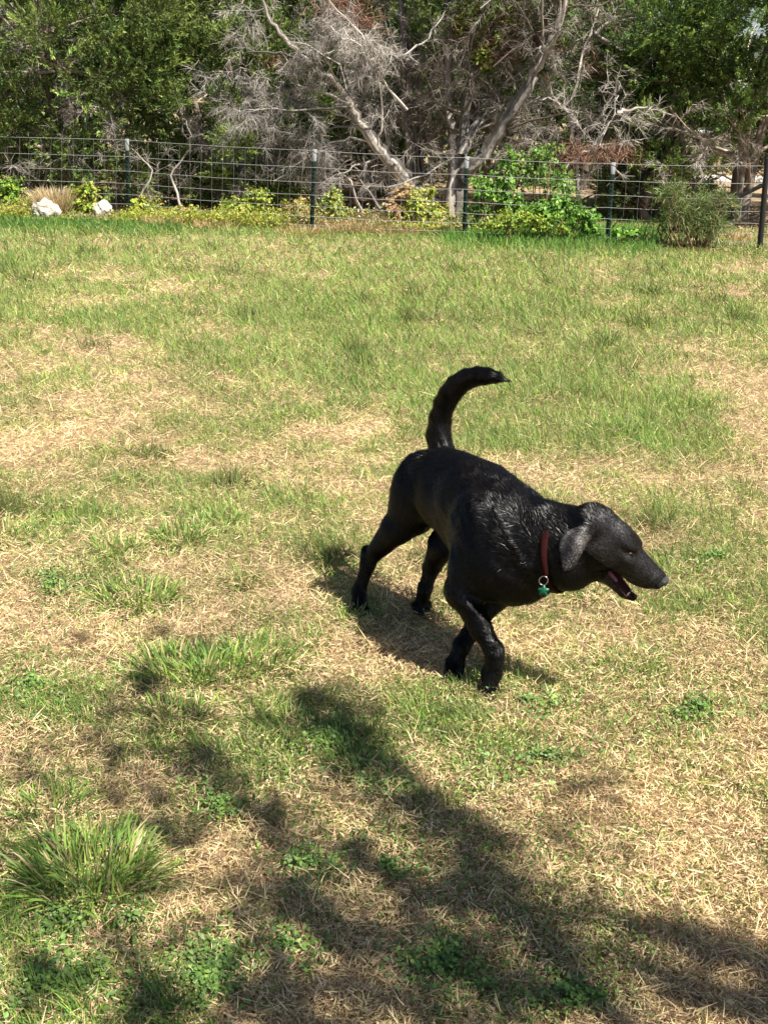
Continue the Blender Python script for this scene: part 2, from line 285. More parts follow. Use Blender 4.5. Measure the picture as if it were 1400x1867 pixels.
def ear_dist(p, X):
    q = (X-p[1]) @ np.array(p[2]).T; f, r, u = q[..., 0], q[..., 1]*p[3], q[..., 2]
    E = p[4]; d2 = np.full(f.shape, 1e9); ins = np.zeros(f.shape, bool)
    for a, b in zip(E, np.roll(E, -1, 0)):
        e = b-a; wx = f-a[0]; wy = u-a[1]; t = np.clip((wx*e[0]+wy*e[1])/(e @ e), 0, 1)
        d2 = np.minimum(d2, (wx-e[0]*t)**2+(wy-e[1]*t)**2)
        ins ^= ((a[1] <= u) != (b[1] <= u)) & (f < (u-a[1])*e[0]/(e[1] if e[1] else 1e-9)+a[0])
    d = np.sqrt(d2)*np.where(ins, -1, 1)+.004; h = np.abs(r-ear_mid(f, u))-.0005
    return np.minimum(np.maximum(d, h), 0)+np.sqrt(np.maximum(d, 0)**2+np.maximum(h, 0)**2)-.0042
def dog_prims():
    B = -DOG_F; P = []
    back = B*.9 + np.array((0, 0, -.35)); down = np.array((0, 0, -1.))
    # trunk
    P.append(ell((.185, 3.035, .445), BODYAX, (.140, .104, .118), .03, back))
    P.append(ell((.240, 2.930, .450), BODYAX, (.150, .104, .122), .05, back))
    P.append(ell((.280, 2.840, .435), BODYAX, (.150, .116, .142), .05, back))
    P.append(ell((.318, 2.740, .408), BODYAX, (.135, .122, .156), .05, back))
    P.append(ell((.345, 2.680, .360), BODYAX, (.115, .096, .100), .05, back))
    P.append(ell((.335, 2.735, .480), BODYAX, (.095, .070, .062), .05, back))        # withers
    # neck and throat
    P.append(cone((.470, 2.600, .435), (.350, 2.680, .420), .088, .118, .05, back))
    P.append(cone((.515, 2.588, .490), (.435, 2.642, .464), .062, .084, .04, back))
    P.append(cone((.535, 2.562, .462), (.478, 2.590, .418), .050, .074, .03, back))
    # tail
    tl = [((.172, 3.120, .520), .040), ((.158, 3.160, .570), .033), ((.161, 3.178, .618), .030), ((.172, 3.183, .660), .0285), ((.185, 3.184, .690), .029),
          ((.205, 3.184, .718), .029), ((.232, 3.182, .740), .027), ((.263, 3.178, .752), .0245), ((.292, 3.174, .755), .022), ((.320, 3.172, .752), .014), ((.354, 3.170, .742), .002)]
    for (a, ra), (b, rb) in zip(tl, tl[1:]): P.append(cone(a, b, ra, rb, .012))
    # right hind leg
    P.append(ell((.100, 3.080, .415), (unit((-.30, .03, -.95)), unit((.9, -.3, -.2)), unit((.2, .95, .1))), (.135, .080, .070), .03, (-.4, .1, -1)))
    P.append(cone((.100, 3.075, .395), (.045, 3.095, .300), .070, .046, .02, (-.3, .1, -1)))
    P.append(cone((.045, 3.090, .305), (-.038, 3.150, .178), .046, .024, .02))
    P.append(cone((-.048, 3.165, .190), (-.046, 3.150, .155), .021, .023, .012))     # hock
    P.append(cone((-.045, 3.150, .160), (-.072, 3.150, .060), .0215, .0185, .012))
    P.append(cone((-.072, 3.150, .060), (-.070, 3.120, .025), .022, .025, .012))
    # left hind leg, lifted
    P.append(cone((.255, 3.020, .420), (.178, 3.040, .270), .062, .036, .03, down))
    P.append(cone((.178, 3.040, .270), (.148, 3.080, .175), .042, .025, .02))
    P.append(cone((.148, 3.080, .175), (.132, 3.080, .110), .0235, .019, .012))
    P.append(cone((.132, 3.080, .110), (.124, 3.090, .062), .022, .020, .012))
    # right front leg
    P.append(ell((.245, 2.700, .400), (unit((-.35, .0, -.94)), DOG_F, DOG_R), (.140, .085, .048), .035, down))   # shoulder
    P.append(cone((.240, 2.680, .360), (.213, 2.680, .290), .060, .046, .03, down))
    P.append(cone((.198, 2.690, .292), (.203, 2.680, .265), .026, .030, .012, down))   # elbow
    P.append(cone((.215, 2.665, .285), (.262, 2.625, .205), .039, .028, .015))
    P.append(cone((.262, 2.625, .205), (.300, 2.600, .148), .028, .0225, .015))
    P.append(cone((.300, 2.598, .150), (.303, 2.600, .120), .0255, .0225, .010))        # wrist
    P.append(cone((.303, 2.602, .122), (.298, 2.610, .075), .0215, .0235, .012))
    P.append(cone((.298, 2.610, .074), (.290, 2.600, .045), .0250, .0235, .012))
    # left front leg
    P.append(ell((.410, 2.745, .370), (unit((.05, .1, -.94)), DOG_F, DOG_R), (.130, .075, .045), .03, down))
    P.append(cone((.390, 2.760, .310), (.300, 2.745, .225), .055, .036, .03))
    P.append(cone((.300, 2.745, .225), (.222, 2.700, .110), .031, .0225, .015))
    P.append(cone((.222, 2.700, .110), (.205, 2.690, .060), .0225, .0215, .012))
    P.append(cone((.205, 2.690, .050), (.196, 2.655, .026), .026, .026, .012))
    # toes
    for base, fd in (((-.070, 3.105, .022), unit((.05, -1, 0))), ((.198, 2.640, .024), unit((.15, -1, 0))), ((.289, 2.598, .042), unit((.25, -.6, -.7))), ((.122, 3.085, .056), unit((.1, -.35, -.9)))):
        sd = unit(np.cross(fd, (0, 0, 1)))
        for s, l in ((-1.5, .012), (-.5, .022), (.5, .022), (1.5, .012)):
            q = np.array(base)+sd*s*.0125+fd*l*.4
            P.append(cone(q, q+fd*l*.8+np.array((0, 0, -.004)), .0125, .0105, .005))
    # head
    hf = -HD
    P.append(ell(hp(-.088, 0, .001), HEADAX, (.078, .053, .049), .02, hf))          # cranium
    P.append(ell(hp(-.120, 0, -.012), HEADAX, (.050, .054, .051), .03, hf))         # occiput
    P.append(ell(hp(-.042, 0, .020), HEADAX, (.040, .036, .030), .02, hf))          # forehead
    for s in (-1, 1):
        P.append(ell(hp(-.062, s*.034, -.030), HEADAX, (.055, .032, .042), .02, hf))  # cheek
        P.append(ell(hp(-.015, s*.023, .028), HEADAX, (.018, .011, .0080), .018, hf))   # brow
        P.append(ell(hp(.036, s*.0160, -.019), HEADAX, (.052, .0155, .028), .008, hf))
        P.append(ell(hp(.087, s*.0100, -.006), HEADAX, (.017, .0130, .015), .008, hf))  # flews
        P.append(ell(hp(-.004, s*.030, .001), HEADAX, (.030, .013, .011), .012, hf))   # cheekbone under the eye
    P.append(cone(hp(-.010, 0, .000), hp(.082, 0, -.003), .030, .0205, .014, hf))
    P.append(cone(hp(-.040, 0, -.022), hp(.030, 0, -.020), .042, .028, .02, hf))
    P.append(cone(hp(-.010, 0, .016), hp(.092, 0, .007), .014, .0115, .010, hf))      # bridge
    # lower jaw, dropped open
    for s in (-1, 1):
        P.append(cone(hp(-.070, s*.028, -.064), hp(.046, s*.014, -.088), .021, .0090, .008, hf))
    P.append(cone(hp(.044, 0, -.088), hp(.067, 0, -.084), .0135, .0120, .008, hf))
    P.append(cone(hp(-.060, 0, -.077), hp(.05, 0, -.092), .031, .0105, .010, hf))
    P.append(cone(hp(-.105, 0, -.046), hp(-.045, 0, -.083), .042, .032, .025, hf))
    # mouth cavity
    P.append(ell(hp(.006, 0, -.064), (unit(HD*1.-HU*.15), HR, unit(HU+HD*.15)), (.066, .030, .0160), .005, hf, True, 'm'))
    for s in (-1, 1): P.append(ell(hp(-.004, s*.050, .0185), HEADAX, (.0070, .022, .0048), .004, hf, True))       # eye sockets
    P.append(ell(hp(.046, 0, -.064), (unit(HD*1.-HU*.2), HR, unit(HU+HD*.2)), (.050, .040, .009), .004, hf, True, 'm'))
    for s in (-1, 1):                                                                # ears: thin folded flaps
        P.append(('p', HEAD_O, HEADAX, s, EAR, .0035, -HU*1., False, 'b'))
        P.append(ell(hp(-.112, s*.054, .010), HEADAX, (.026, .014, .022), .012, hf))
    return P
def prim_dist(p, X):
    if p[0] == 'c':
        a, b, ra, rb = p[1:5]; ba = b-a; L = float(ba @ ba)
        t = np.clip(((X-a) @ ba)/L, 0, 1)
        d = X-a-t[..., None]*ba
        return np.sqrt((d*d).sum(-1))-(ra+(rb-ra)*t)
    if p[0] == 'p': return ear_dist(p, X)
    c, ax, r = p[1:4]
    q = ((X-c) @ ax.T)/r
    k0 = np.sqrt((q*q).sum(-1)); q2 = q/r; k1 = np.sqrt((q2*q2).sum(-1))+1e-9
    return k0*(k0-1)/k1
def smin(a, b, k):
    h = np.clip(.5+.5*(b-a)/k, 0, 1)
    return b*(1-h)+a*h-k*h*(1-h)
def sdf_at(P, X):
    d = np.full(len(X), .12)
    for p in P:
        e = prim_dist(p, X); d = -smin(-d, e, p[5]) if p[7] else smin(d, e, p[5])
    return d
def sdf_grid(P, lo, hi, h):
    n = np.ceil((hi-lo)/h).astype(int)+1
    F = np.full(n, .12, np.float32)
    ax = [lo[i]+h*np.arange(n[i]) for i in range(3)]
    for p in P:
        if p[0] == 'c': bl = np.minimum(p[1]-p[3], p[2]-p[4]); bh = np.maximum(p[1]+p[3], p[2]+p[4])
        elif p[0] == 'p':
            c = hp(-.125, p[3]*.085, -.04); bl = c-.11; bh = c+.11
        else:
            e = np.sqrt(((p[2]*p[3][:, None])**2).sum(0)); bl = p[1]-e; bh = p[1]+e
        m = p[5]+.02
        i0 = np.maximum(((bl-m-lo)/h).astype(int), 0); i1 = np.minimum(((bh+m-lo)/h).astype(int)+2, n)
        if (i1 <= i0).any(): continue
        s = tuple(slice(i0[i], i1[i]) for i in range(3))
        X = np.stack(np.meshgrid(*[ax[i][s[i]] for i in range(3)], indexing='ij'), -1)
        d = prim_dist(p, X).astype(np.float32)
        if p[7]: F[s] = -smin(-F[s], d, p[5])
        else: F[s] = smin(F[s], d, p[5])
    return F, lo
def surface_nets(F, lo, h):
    S = F < 0; nx, ny, nz = F.shape
    c = S[:-1, :-1, :-1].astype(np.int8)
    for dx, dy, dz in itertools.product((0, 1), repeat=3):
        if dx+dy+dz: c = c+S[dx:nx-1+dx, dy:ny-1+dy, dz:nz-1+dz]
    act = (c > 0) & (c < 8); idx = np.full(act.shape, -1, np.int64); I = np.argwhere(act); idx[act] = np.arange(len(I))
    acc = np.zeros((len(I), 3)); cnt = np.zeros(len(I)); cor = list(itertools.product((0, 1), repeat=3))
    for a in cor:
        for b in cor:
            if sum(b)-sum(a) == 1 and all(q >= p for p, q in zip(a, b)):
                fa = F[I[:, 0]+a[0], I[:, 1]+a[1], I[:, 2]+a[2]]; fb = F[I[:, 0]+b[0], I[:, 1]+b[1], I[:, 2]+b[2]]
                m = (fa < 0) != (fb < 0); t = fa[m]/(fa[m]-fb[m])
                acc[m] += np.array(a)+t[:, None]*(np.array(b)-np.array(a)); cnt[m] += 1
    V = lo+h*(I+acc/cnt[:, None]); Q = []
    for ax in range(3):
        sl = [slice(None)]*3; sl[ax] = slice(0, -1); s2 = [slice(None)]*3; s2[ax] = slice(1, None)
        A = S[tuple(sl)]; B = S[tuple(s2)]
        for inside, flip in ((A & ~B, False), (~A & B, True)):
            E = np.argwhere(inside); u, v = (ax+1) % 3, (ax+2) % 3
            E = E[(E[:, u] > 0) & (E[:, v] > 0)]
            def g(du, dv):
                K = E.copy(); K[:, u] -= du; K[:, v] -= dv; return idx[K[:, 0], K[:, 1], K[:, 2]]
            q = np.stack([g(1, 1), g(0, 1), g(0, 0), g(1, 0)], 1)
            if flip: q = q[:, ::-1]
            Q.append(q)
    Q = np.concatenate(Q); Q = Q[(Q >= 0).all(1)]
    return V, Q
def build_dog():
    H_ = .0031; P = dog_prims(); F, lo = sdf_grid(P, np.array([-.2, 2.3, -.03]), np.array([.85, 3.35, .85]), H_)
    V, Q = surface_nets(F, lo, H_)
    # relax the grid a little
    E = np.concatenate([Q[:, [0, 1]], Q[:, [1, 2]], Q[:, [2, 3]], Q[:, [3, 0]]]); n = len(V); deg = np.bincount(E.ravel(), minlength=n)[:, None]
    for it in range(4):
        A = np.zeros((n, 3))
        for k in range(3): A[:, k] = np.bincount(E[:, 0], V[E[:, 1], k], n)+np.bincount(E[:, 1], V[E[:, 0], k], n)
        V = V+(.55 if it % 2 == 0 else -.5)*(A/deg-V)
    fn = np.cross(V[Q[:, 2]]-V[Q[:, 0]], V[Q[:, 3]]-V[Q[:, 1]]); N = np.zeros((n, 3))
    for c in range(4):
        for k in range(3): N[:, k] += np.bincount(Q[:, c], fn[:, k], n)
    N = norm(N)
    # which way the coat lies, and what is mouth
    W = np.full(n, 1e-9); FL = np.zeros((n, 3)); md = np.full(n, 9.)
    for p in P:
        d = prim_dist(p, V)
        if p[7]:
            if p[8] == 'm': md = np.minimum(md, d)
            continue
        ww = np.exp(-np.clip(d, 0, 1)/.012)+1e-12; f = p[6]/np.linalg.norm(p[6]); FL += ww[:, None]*f; W += ww
    FL = FL/W[:, None]; FL = norm(FL-N*(FL*N).sum(1)[:, None])
    rel = V-HEAD_O; hf_, hr_, hu_ = rel @ HD, rel @ HR, rel @ HU
    inhead = (hf_ > -.2) & (np.abs(hr_) < .1) & (np.linalg.norm(rel, axis=1) < .24)
    mouth = inhead & (np.abs(md) < .0025) & (np.abs(hr_) < .027) & (hf_ < .072)
    nose = inhead & (hf_ > .095) & (hu_ > -.010)
    C = np.tile((.0022, .0020, .0019), (n, 1));
    earv = inhead & (np.minimum(*[ear_dist(p, V) for p in P if p[0] == 'p']) < .0045); C[inhead & ~mouth & ~nose] = (.004, .0036, .0034); C[earv & ~mouth] = (.030, .025, .022)  # head and ears paler: their sunlit sheen is put into the skin colour
    C[mouth] = (.055, .012, .012); C[nose] = (.02, .021, .024)
    paw = (V[:, 2] < .13) & (V[:, 1] < 2.75) & (V[:, 0] > .26); C[paw] = (.013, .0105, .008)
    root = empty('dog', (.2, 2.87, 0)); tag(root, 'black labrador type dog in a red collar trotting across the lawn with raised tail', 'dog')
    root['label'] = 'black dog in a red collar trotting across the lawn with its tail raised'
    m_body = mat('black_coat', attr=True, rough=.65, spec=.05)
    body = mesh_np('body', V, [Q], m_body, None, C, True); child(body, root)
    # coat of short hairs
    rg = np.random.default_rng(5); nh = 400000
    A = (np.linalg.norm(fn, axis=1)); ok = (V[Q].mean(1)[:, 2] > -.0)
    skip = mouth[Q].any(1) | nose[Q].any(1); A = np.where(skip | ~ok, 0, A)*np.where(inhead[Q[:, 0]], 2.2, 1)
    qi = rg.choice(len(Q), nh, p=A/A.sum()); wgt = rg.dirichlet((1, 1, 1, 1), nh)
    Pt = (V[Q[qi]]*wgt[..., None]).sum(1); Nn = norm((N[Q[qi]]*wgt[..., None]).sum(1)); Fl = norm((FL[Q[qi]]*wgt[..., None]).sum(1))
    rl = Pt-HEAD_O; hd_ = (np.linalg.norm(rl, axis=1) < .2) & (rl @ HD > -.125+.02*rg.normal(size=nh)); thr = (rl @ HU < -.035) & (rl @ HD < -.01)
    neck = np.clip(1-np.linalg.norm((Pt-np.array([.38, 2.70, .45]))/np.array([.30, .32, .26]), axis=1), 0, 1)
    # waves: locks bend sideways and lift
    def n3(s, seed): return vnoise(Pt[:, 0]+Pt[:, 2]*.7, Pt[:, 1]-Pt[:, 2]*.9, s, seed)-.5
    sd = np.cross(Nn, Fl); wav = (n3(.035, 41)+.6*n3(.014, 43))*(1.1+2.8*neck)
    lift = .20+np.clip(n3(.022, 47)+.1, 0, 1)*(.5+.8*neck)
    tail = (Pt[:, 2] > .56) & (Pt[:, 1] > 3.1)
    wav[hd_] *= .25; lift[hd_] = .26+.14*rg.random(hd_.sum())
    D = norm(Fl+sd*wav[:, None]+Nn*lift[:, None]+rg.normal(size=(nh, 3))*.10)
    ed = np.minimum(*[ear_dist(p, Pt) for p in P if p[0] == 'p']) < .0035
    L = rg.uniform(.010, .018, nh)*(1+.5*neck); L[hd_ | ed] *= .40; L[Pt[:, 2] < .28] *= .72; L[tail] *= 1.15
    Wd = rg.uniform(.0007, .0013, nh); Wd[hd_] *= .8
    base = np.array((.0017, .0014, .0013))*rg.uniform(.5, 1.8, (nh, 1)); base[hd_ & ~thr] *= 3.0; base[ed] *= 9.0; lift[hd_ | ed] *= 1.; Wd[hd_] *= .9; brn = (n3(.05, 53) > .12) & (neck > .05) & ~hd_ & ~ed; base[brn] = base[brn]*np.array((1.7, 1.25, .9))  # face and ear hairs lightened to carry the grey sheen of sunlight
    hair = Pile(); sdv = norm(np.cross(D, Nn)+Nn*rg.normal(0, .25, (nh, 1)))
    b_ = ~((hd_ & ~thr) | ed); hair.blades((Pt-Nn*.0006)[b_], D[b_], L[b_], Wd[b_], base[b_], seg=2, droop=.0, rg=rg, twist=sdv[b_])
    m_fur = mat('fur_strands', attr=True, rough=.35, spec=.25); fur = hair.build('fur', m_fur); child(fur, root)
    hair = Pile(); f_ = (hd_ & ~thr) | ed; hair.blades((Pt-Nn*.0001)[f_], D[f_], L[f_], Wd[f_], base[f_], seg=2, droop=.0, rg=rg, twist=sdv[f_])
    m_face = mat('face_fur_strands', attr=True, rough=.45, spec=.7); child(hair.build('face_fur', m_face), root)
    # eyes
    m_eye = mat('eye_wet', (.26, .13, .035), .08, .6, coat=.6); m_pup = mat('pupil', (.003, .003, .003), .05, .7); m_rim = mat('eyelid', (.006, .006, .006), .35, .5)
    def ball(name, c, r, mt, par, sc=(1, 1, 1), seg=20):
        me = bpy.data.meshes.new(name); import bmesh; bm = bmesh.new(); bmesh.ops.create_uvsphere(bm, u_segments=seg, v_segments=seg//2, radius=r)
        Mx = Matrix((HD*sc[0], HR*sc[1], HU*sc[2])).transposed().to_4x4(); Mx.translation = Vector(c); bmesh.ops.transform(bm, matrix=Mx, verts=bm.verts)
        for f in bm.faces: f.smooth = True
        bm.to_mesh(me); bm.free(); me.materials.append(mt); o = bpy.data.objects.new(name, me); COL.objects.link(o); child(o, par); return o
    HP = [p for p in P if p[0] != 'p' and not (p[7] and p[8] == 'b')]
    def surf(f, u, s, off=0.):           # skin point of the head at (f, u) on side s
        r = .09
        while r > 0 and sdf_at(HP, hp(f, s*r, u)[None])[0] > 0: r -= .0006
        return hp(f, s*(r+off), u)
    for s in (1, -1):
        c = surf(-.004, .0185, s, -.0060); o = ball('eye', c, .0078, m_eye, root, (1.05, .95, .8)); 
        pc = c+HR*s*.0046+HD*.0030; p_ = ball('pupil', pc, .0036, m_pup, root, (1, .8, 1)); child(p_, o)
        lid = Pile(); an = np.linspace(0, 2*np.pi, 17); q = np.array([c+HR*s*.0040+HD*.0085*np.cos(t)+HU*.0048*np.sin(t) for t in an]); lid.tube(q, np.full(17, .0015), 6, (1, 1, 1)); lo_ = lid.build('eyelid', m_rim, smooth=True); child(lo_, root)
    # tongue, lips, teeth
    m_tng = mat('tongue_pink', (.34, .085, .085), .4, .4, noise=(90, .3)); m_tooth = mat('tooth_ivory', (.72, .66, .5), .3, .5); m_gum = mat('pink_gum', (.38, .12, .12), .3, .5)
    T = Pile(); f = np.linspace(-.045, .050, 9); pts = [hp(a, 0, -.0775-.012*(a+.045)/.1+.004*math.sin((a+.05)*40)) for a in f]
    wd = np.array([.010, .011, .012, .012, .012, .012, .011, .009, .005]); an = np.arange(10)/10*2*np.pi
    VV = np.concatenate([[p+HR*w_*math.cos(t)+HU*(.0035*math.sin(t)-.0025*(1-abs(math.cos(t)))) for t in an] for p, w_ in zip(pts, wd)]); i = np.arange(8)[:, None]*10; j = np.arange(10)[None]; k = (j+1) % 10
    T.add(VV, [np.stack([i+j, i+k, i+10+k, i+10+j], -1).reshape(-1, 4), np.array([[80, 82, 84, 86]])], np.zeros((0, 3), int), np.ones((90, 3))); child(T.build('tongue', m_tng, smooth=True), root)
    for s in (1, -1):
        t = Pile(); q = [hp(a, s*(.0245-.10*max(a, 0)), -.0720-.15*(a+.03)) for a in np.linspace(-.03, .058, 8)]; t.tube(q, [.002, .003, .0033, .003, .003, .003, .0026, .0015], 6, (1, 1, 1)); child(t.build('lower_gum', m_gum, smooth=True), root)
        t = Pile(); b_ = hp(.060, s*.0150, -.036); t.tube([b_, b_-HU*.007, b_-HU*.013-HD*.002], [.0034, .0026, .0004], 6, (1, 1, 1)); child(t.build('upper_canine', m_tooth, smooth=True), root)
        t = Pile(); b_ = hp(.056, s*.0125, -.084); t.tube([b_, b_+HU*.006, b_+HU*.012+HD*.001], [.0028, .0022, .0004], 6, (1, 1, 1)); child(t.build('lower_canine', m_tooth, smooth=True), root)
    # nose leather with nostrils
    m_nose = mat('nose_leather', (.022, .024, .028), .38, .6, bump=(600, .5, (1, 1, 1)))
    nz = ball('nose', hp(.0990, 0, .0050), .0165, m_nose, root, (.72, 1.0, .86), 24)
    for s in (1, -1):
        nn = ball('nostril', hp(.1085, s*.0066, .0030), .0036, m_pup, root, (.8, .8, 1.1), 12); child(nn, nz)
    # collar: a ring fitted round the neck
    A0 = np.array([.452, 2.622, .448]); ax = unit((.74, -.42, .16)); e1 = unit(np.cross(ax, (0, 0, 1))); e2 = np.cross(e1, ax)
    if e2[2] < 0: e2 = -e2
    solid = HP
    def ring_at(t, sh):
        d = e1*math.cos(t)+e2*math.sin(t); r = .03
        while r < .16:
            q = A0+ax*sh+d*r; dist = sdf_at(HP, q[None])[0]
            if dist > .0036-.014*max(0, math.sin(t)): break
            r += .0016
        return A0+ax*sh+d*(r+.003), d
    m_col = mat('red_webbing', (.028, .004, .004), .75, .10, bump=(900, .6, (1, 1, 1))); m_met = mat('nickel_ring', (.42, .42, .43), .3, .5, metal=1.)
    n_ = 48; VV = []
    for a in range(n_):
        t = 2*np.pi*a/n_
        (p0, d0), (p1, d1) = ring_at(t, -.0095), ring_at(t, .0095); VV += [p0, p1, p1+d1*.003, p0+d0*.003]
    VV = np.array(VV); sm = VV.reshape(n_, 4, 3); sm = (np.roll(sm, 1, 0)+np.roll(sm, -1, 0)+2*sm)/4; VV = sm.reshape(-1, 3); Qs = []
    for a in range(n_):
        b = (a+1) % n_
        for k in range(4): Qs.append([a*4+k, b*4+k, b*4+(k+1) % 4, a*4+(k+1) % 4])
    collar = mesh_np('collar', VV, [np.array(Qs)], m_col, None, np.ones((len(VV), 3)), True); child(collar, root)
    tb = min(range(n_), key=lambda a: math.hypot(*(np.array(proj(*sm[a].mean(0)))-(1009, 1040))) if unit(sm[a].mean(0)-A0)[1] < 0 else 1e9); bp = sm[tb].mean(0); outd = unit(bp-A0)
    rc = bp+outd*.010+np.array((0, 0, -.010)); t = Pile(); an = np.linspace(0, 2*np.pi, 21); va = np.array((.93, -.15, .1)); vb = np.array((0, .1, 1.))
    t.tube([rc+va*.0115*math.cos(q)+vb*.0115*math.sin(q) for q in an], np.full(21, .0014), 6, (1, 1, 1)); rg_ = t.build('ring', m_met, smooth=True); child(rg_, collar)
    # flat green tag with a lobed outline
    m_tag = mat('green_anodised', (.004, .10, .055), .4, .5, metal=.3); m = 40; tc = rc+np.array((.001, -.003, -.0265)); pol = []
    for q in range(m):
        th = 2*np.pi*q/m; r = .0125*(1+.22*math.cos(5*th-math.pi/2+.3)); pol.append((r*math.cos(th)*1.05, r*math.sin(th)))
    VV = [tc+va*x+vb*y+np.array((0, -dz, 0)) for dz in (0, .0015) for x, y in pol]; VV = np.array(VV+[tc, tc+np.array((0, -.0015, 0))])
    Tq = [[q, (q+1) % m, 2*m] for q in range(m)]+[[m+(q+1) % m, m+q, 2*m+1] for q in range(m)]; Qq = [[q, m+q, m+(q+1) % m, (q+1) % m] for q in range(m)]
    tg = mesh_np('tag', VV, [np.array(Tq), np.array(Qq)], m_tag); child(tg, collar)
    return root
build_dog()
# ---------------------------------------------------------------- wire fence on steel posts
m_post = mat('green_post_paint', (.006, .014, .010), .8, .1, noise=(30, .3)); m_tip = mat('galvanised_tip', (.20, .21, .22), .7, .2)
m_wire = mat('galvanised_wire', (.36, .36, .35), .6, .3); m_black = mat('black_pipe', (.012, .013, .014), .45, .4)
FB = [(-420, 372, -398, 232), (235, 402, 232, 253), (568, 425, 574, 272), (846, 437, 851, 285), (1106, 447, 1118, 296), (1384, 457, 1397, 300), (1900, 480, 1900, 325)]
FP = []
for (ub, vb, ut, vt) in FB:
    b = gpt(ub, vb); t = dpt(ut, vt, b[1]); FP.append((b, t))
fence = empty('wire_fence', FP[2][0]); tag(fence, 'woven wire livestock fence on green steel posts between lawn and trees', 'fence')
for i, (b, t) in enumerate(FP[:-1]):
    if i == 0: continue
    if i == 5:
        P = Pile(); P.tube([b-[0, 0, .05], t+[0, 0, .06]], [.032, .032], 12, (1, 1, 1)); P.tube([t+[0, 0, .06], t+[0, 0, .075]], [.036, .02], 12, (1, 1, 1)); c = P.build('corner_post', m_black); child(c, fence); continue
    d = t-b; tilt = d/np.linalg.norm(d); P = Pile(); e = b+d*.86
    def tee(P, a, c):                       # T section: flange plus stem with studs
        w_, s_ = .026, .022; ax = np.array([1., 0, 0]); ay = np.array([0, 1., 0])
        for o0, hx, hy in ((0, w_, .003), (.5, .003, s_)):
            q = [(-hx, -hy), (hx, -hy), (hx, hy), (-hx, hy)]; off = ay*(s_*1.1)*(1 if o0 else 0)
            V = np.array([p_+off+ax*x+ay*y for p_ in (a, c) for x, y in q]); P.add(V, [np.array([[0, 1, 5, 4], [1, 2, 6, 5], [2, 3, 7, 6], [3, 0, 4, 7], [4, 5, 6, 7]])], np.zeros((0, 3), int), np.ones((8, 3)))
    tee(P, b-[0, 0, .05], e)
    for k in range(14):
        q = b+d*(.12+.05*k) if .12+.05*k < .78 else None
        if q is not None: P.box(q+[-.006, -.010, -.006], q+[.006, -.0035, .006])
    po = P.build('metal_post', m_post); child(po, fence)
    P = Pile(); tee(P, e, t); tp = P.build('post_tip', m_tip); child(tp, po)
WH = [.985, .785, .61, .46, .325, .205, .10, .03]
for (b0, t0), (b1, t1) in zip(FP[:-1], FP[1:]):
    P = Pile(); L = np.linalg.norm(b1-b0); n = max(2, int(L/.155))
    def at(s, h):
        b = b0*(1-s)+b1*s; t = t0*(1-s)+t1*s; q = b+(t-b)*h; q = q+np.array([0, -.012, 0]); q[2] -= .012*math.sin(math.pi*s); return q
    for h in WH:
        P.tube([at(s, h+rng.normal(0, .0015)) for s in np.linspace(0, 1, 13)], np.full(13, .0024), 4, (1, 1, 1))
    for k in range(1, n):
        P.tube([at(k/n+rng.normal(0, .002), h) for h in WH], np.full(len(WH), .0011), 3, (1, 1, 1))
    child(P.build('wire_mesh', m_wire), fence)
cb, ct = FP[5]
P = Pile(); e = dpt(1217, 422, cb[1]+.25); P.tube([ct+(cb-ct)*.22, (ct+(cb-ct)*.22+e)/2, e], [.024, .024, .024], 10, (1, 1, 1)); child(P.build('diagonal_brace', m_black), fence)
# ---------------------------------------------------------------- trees
m_bark = mat('stringy_bark', attr=True, rough=.9, spec=.15, noise=(9, .35, 6), bump=(26, 1.0, (1, 1, .12)))
m_dead = mat('bleached_twigs', attr=True, rough=.85, spec=.15)
m_leaf = mat('juniper_foliage', attr=True, rough=.55, spec=.25, trans=.22)
BARK = np.array([(.34, .27, .21), (.26, .20, .15), (.42, .35, .29)])
JUN = np.array([(.120, .180, .045), (.170, .235, .058), (.078, .130, .036), (.225, .290, .075), (.135, .170, .052)])
JUNR = np.array([(.085, .145, .034), (.120, .190, .042), (.058, .105, .030), (.165, .235, .050)])
def wander(p, d, L, n, jit, rg, lift=0.):
    pts = [np.array(p, float)]; d = np.array(d, float)
    for k in range(n):
        d = unit(d+rg.normal(0, jit, 3)+np.array([0, 0, lift])); pts.append(pts[-1]+d*L/n)
    return np.array(pts)
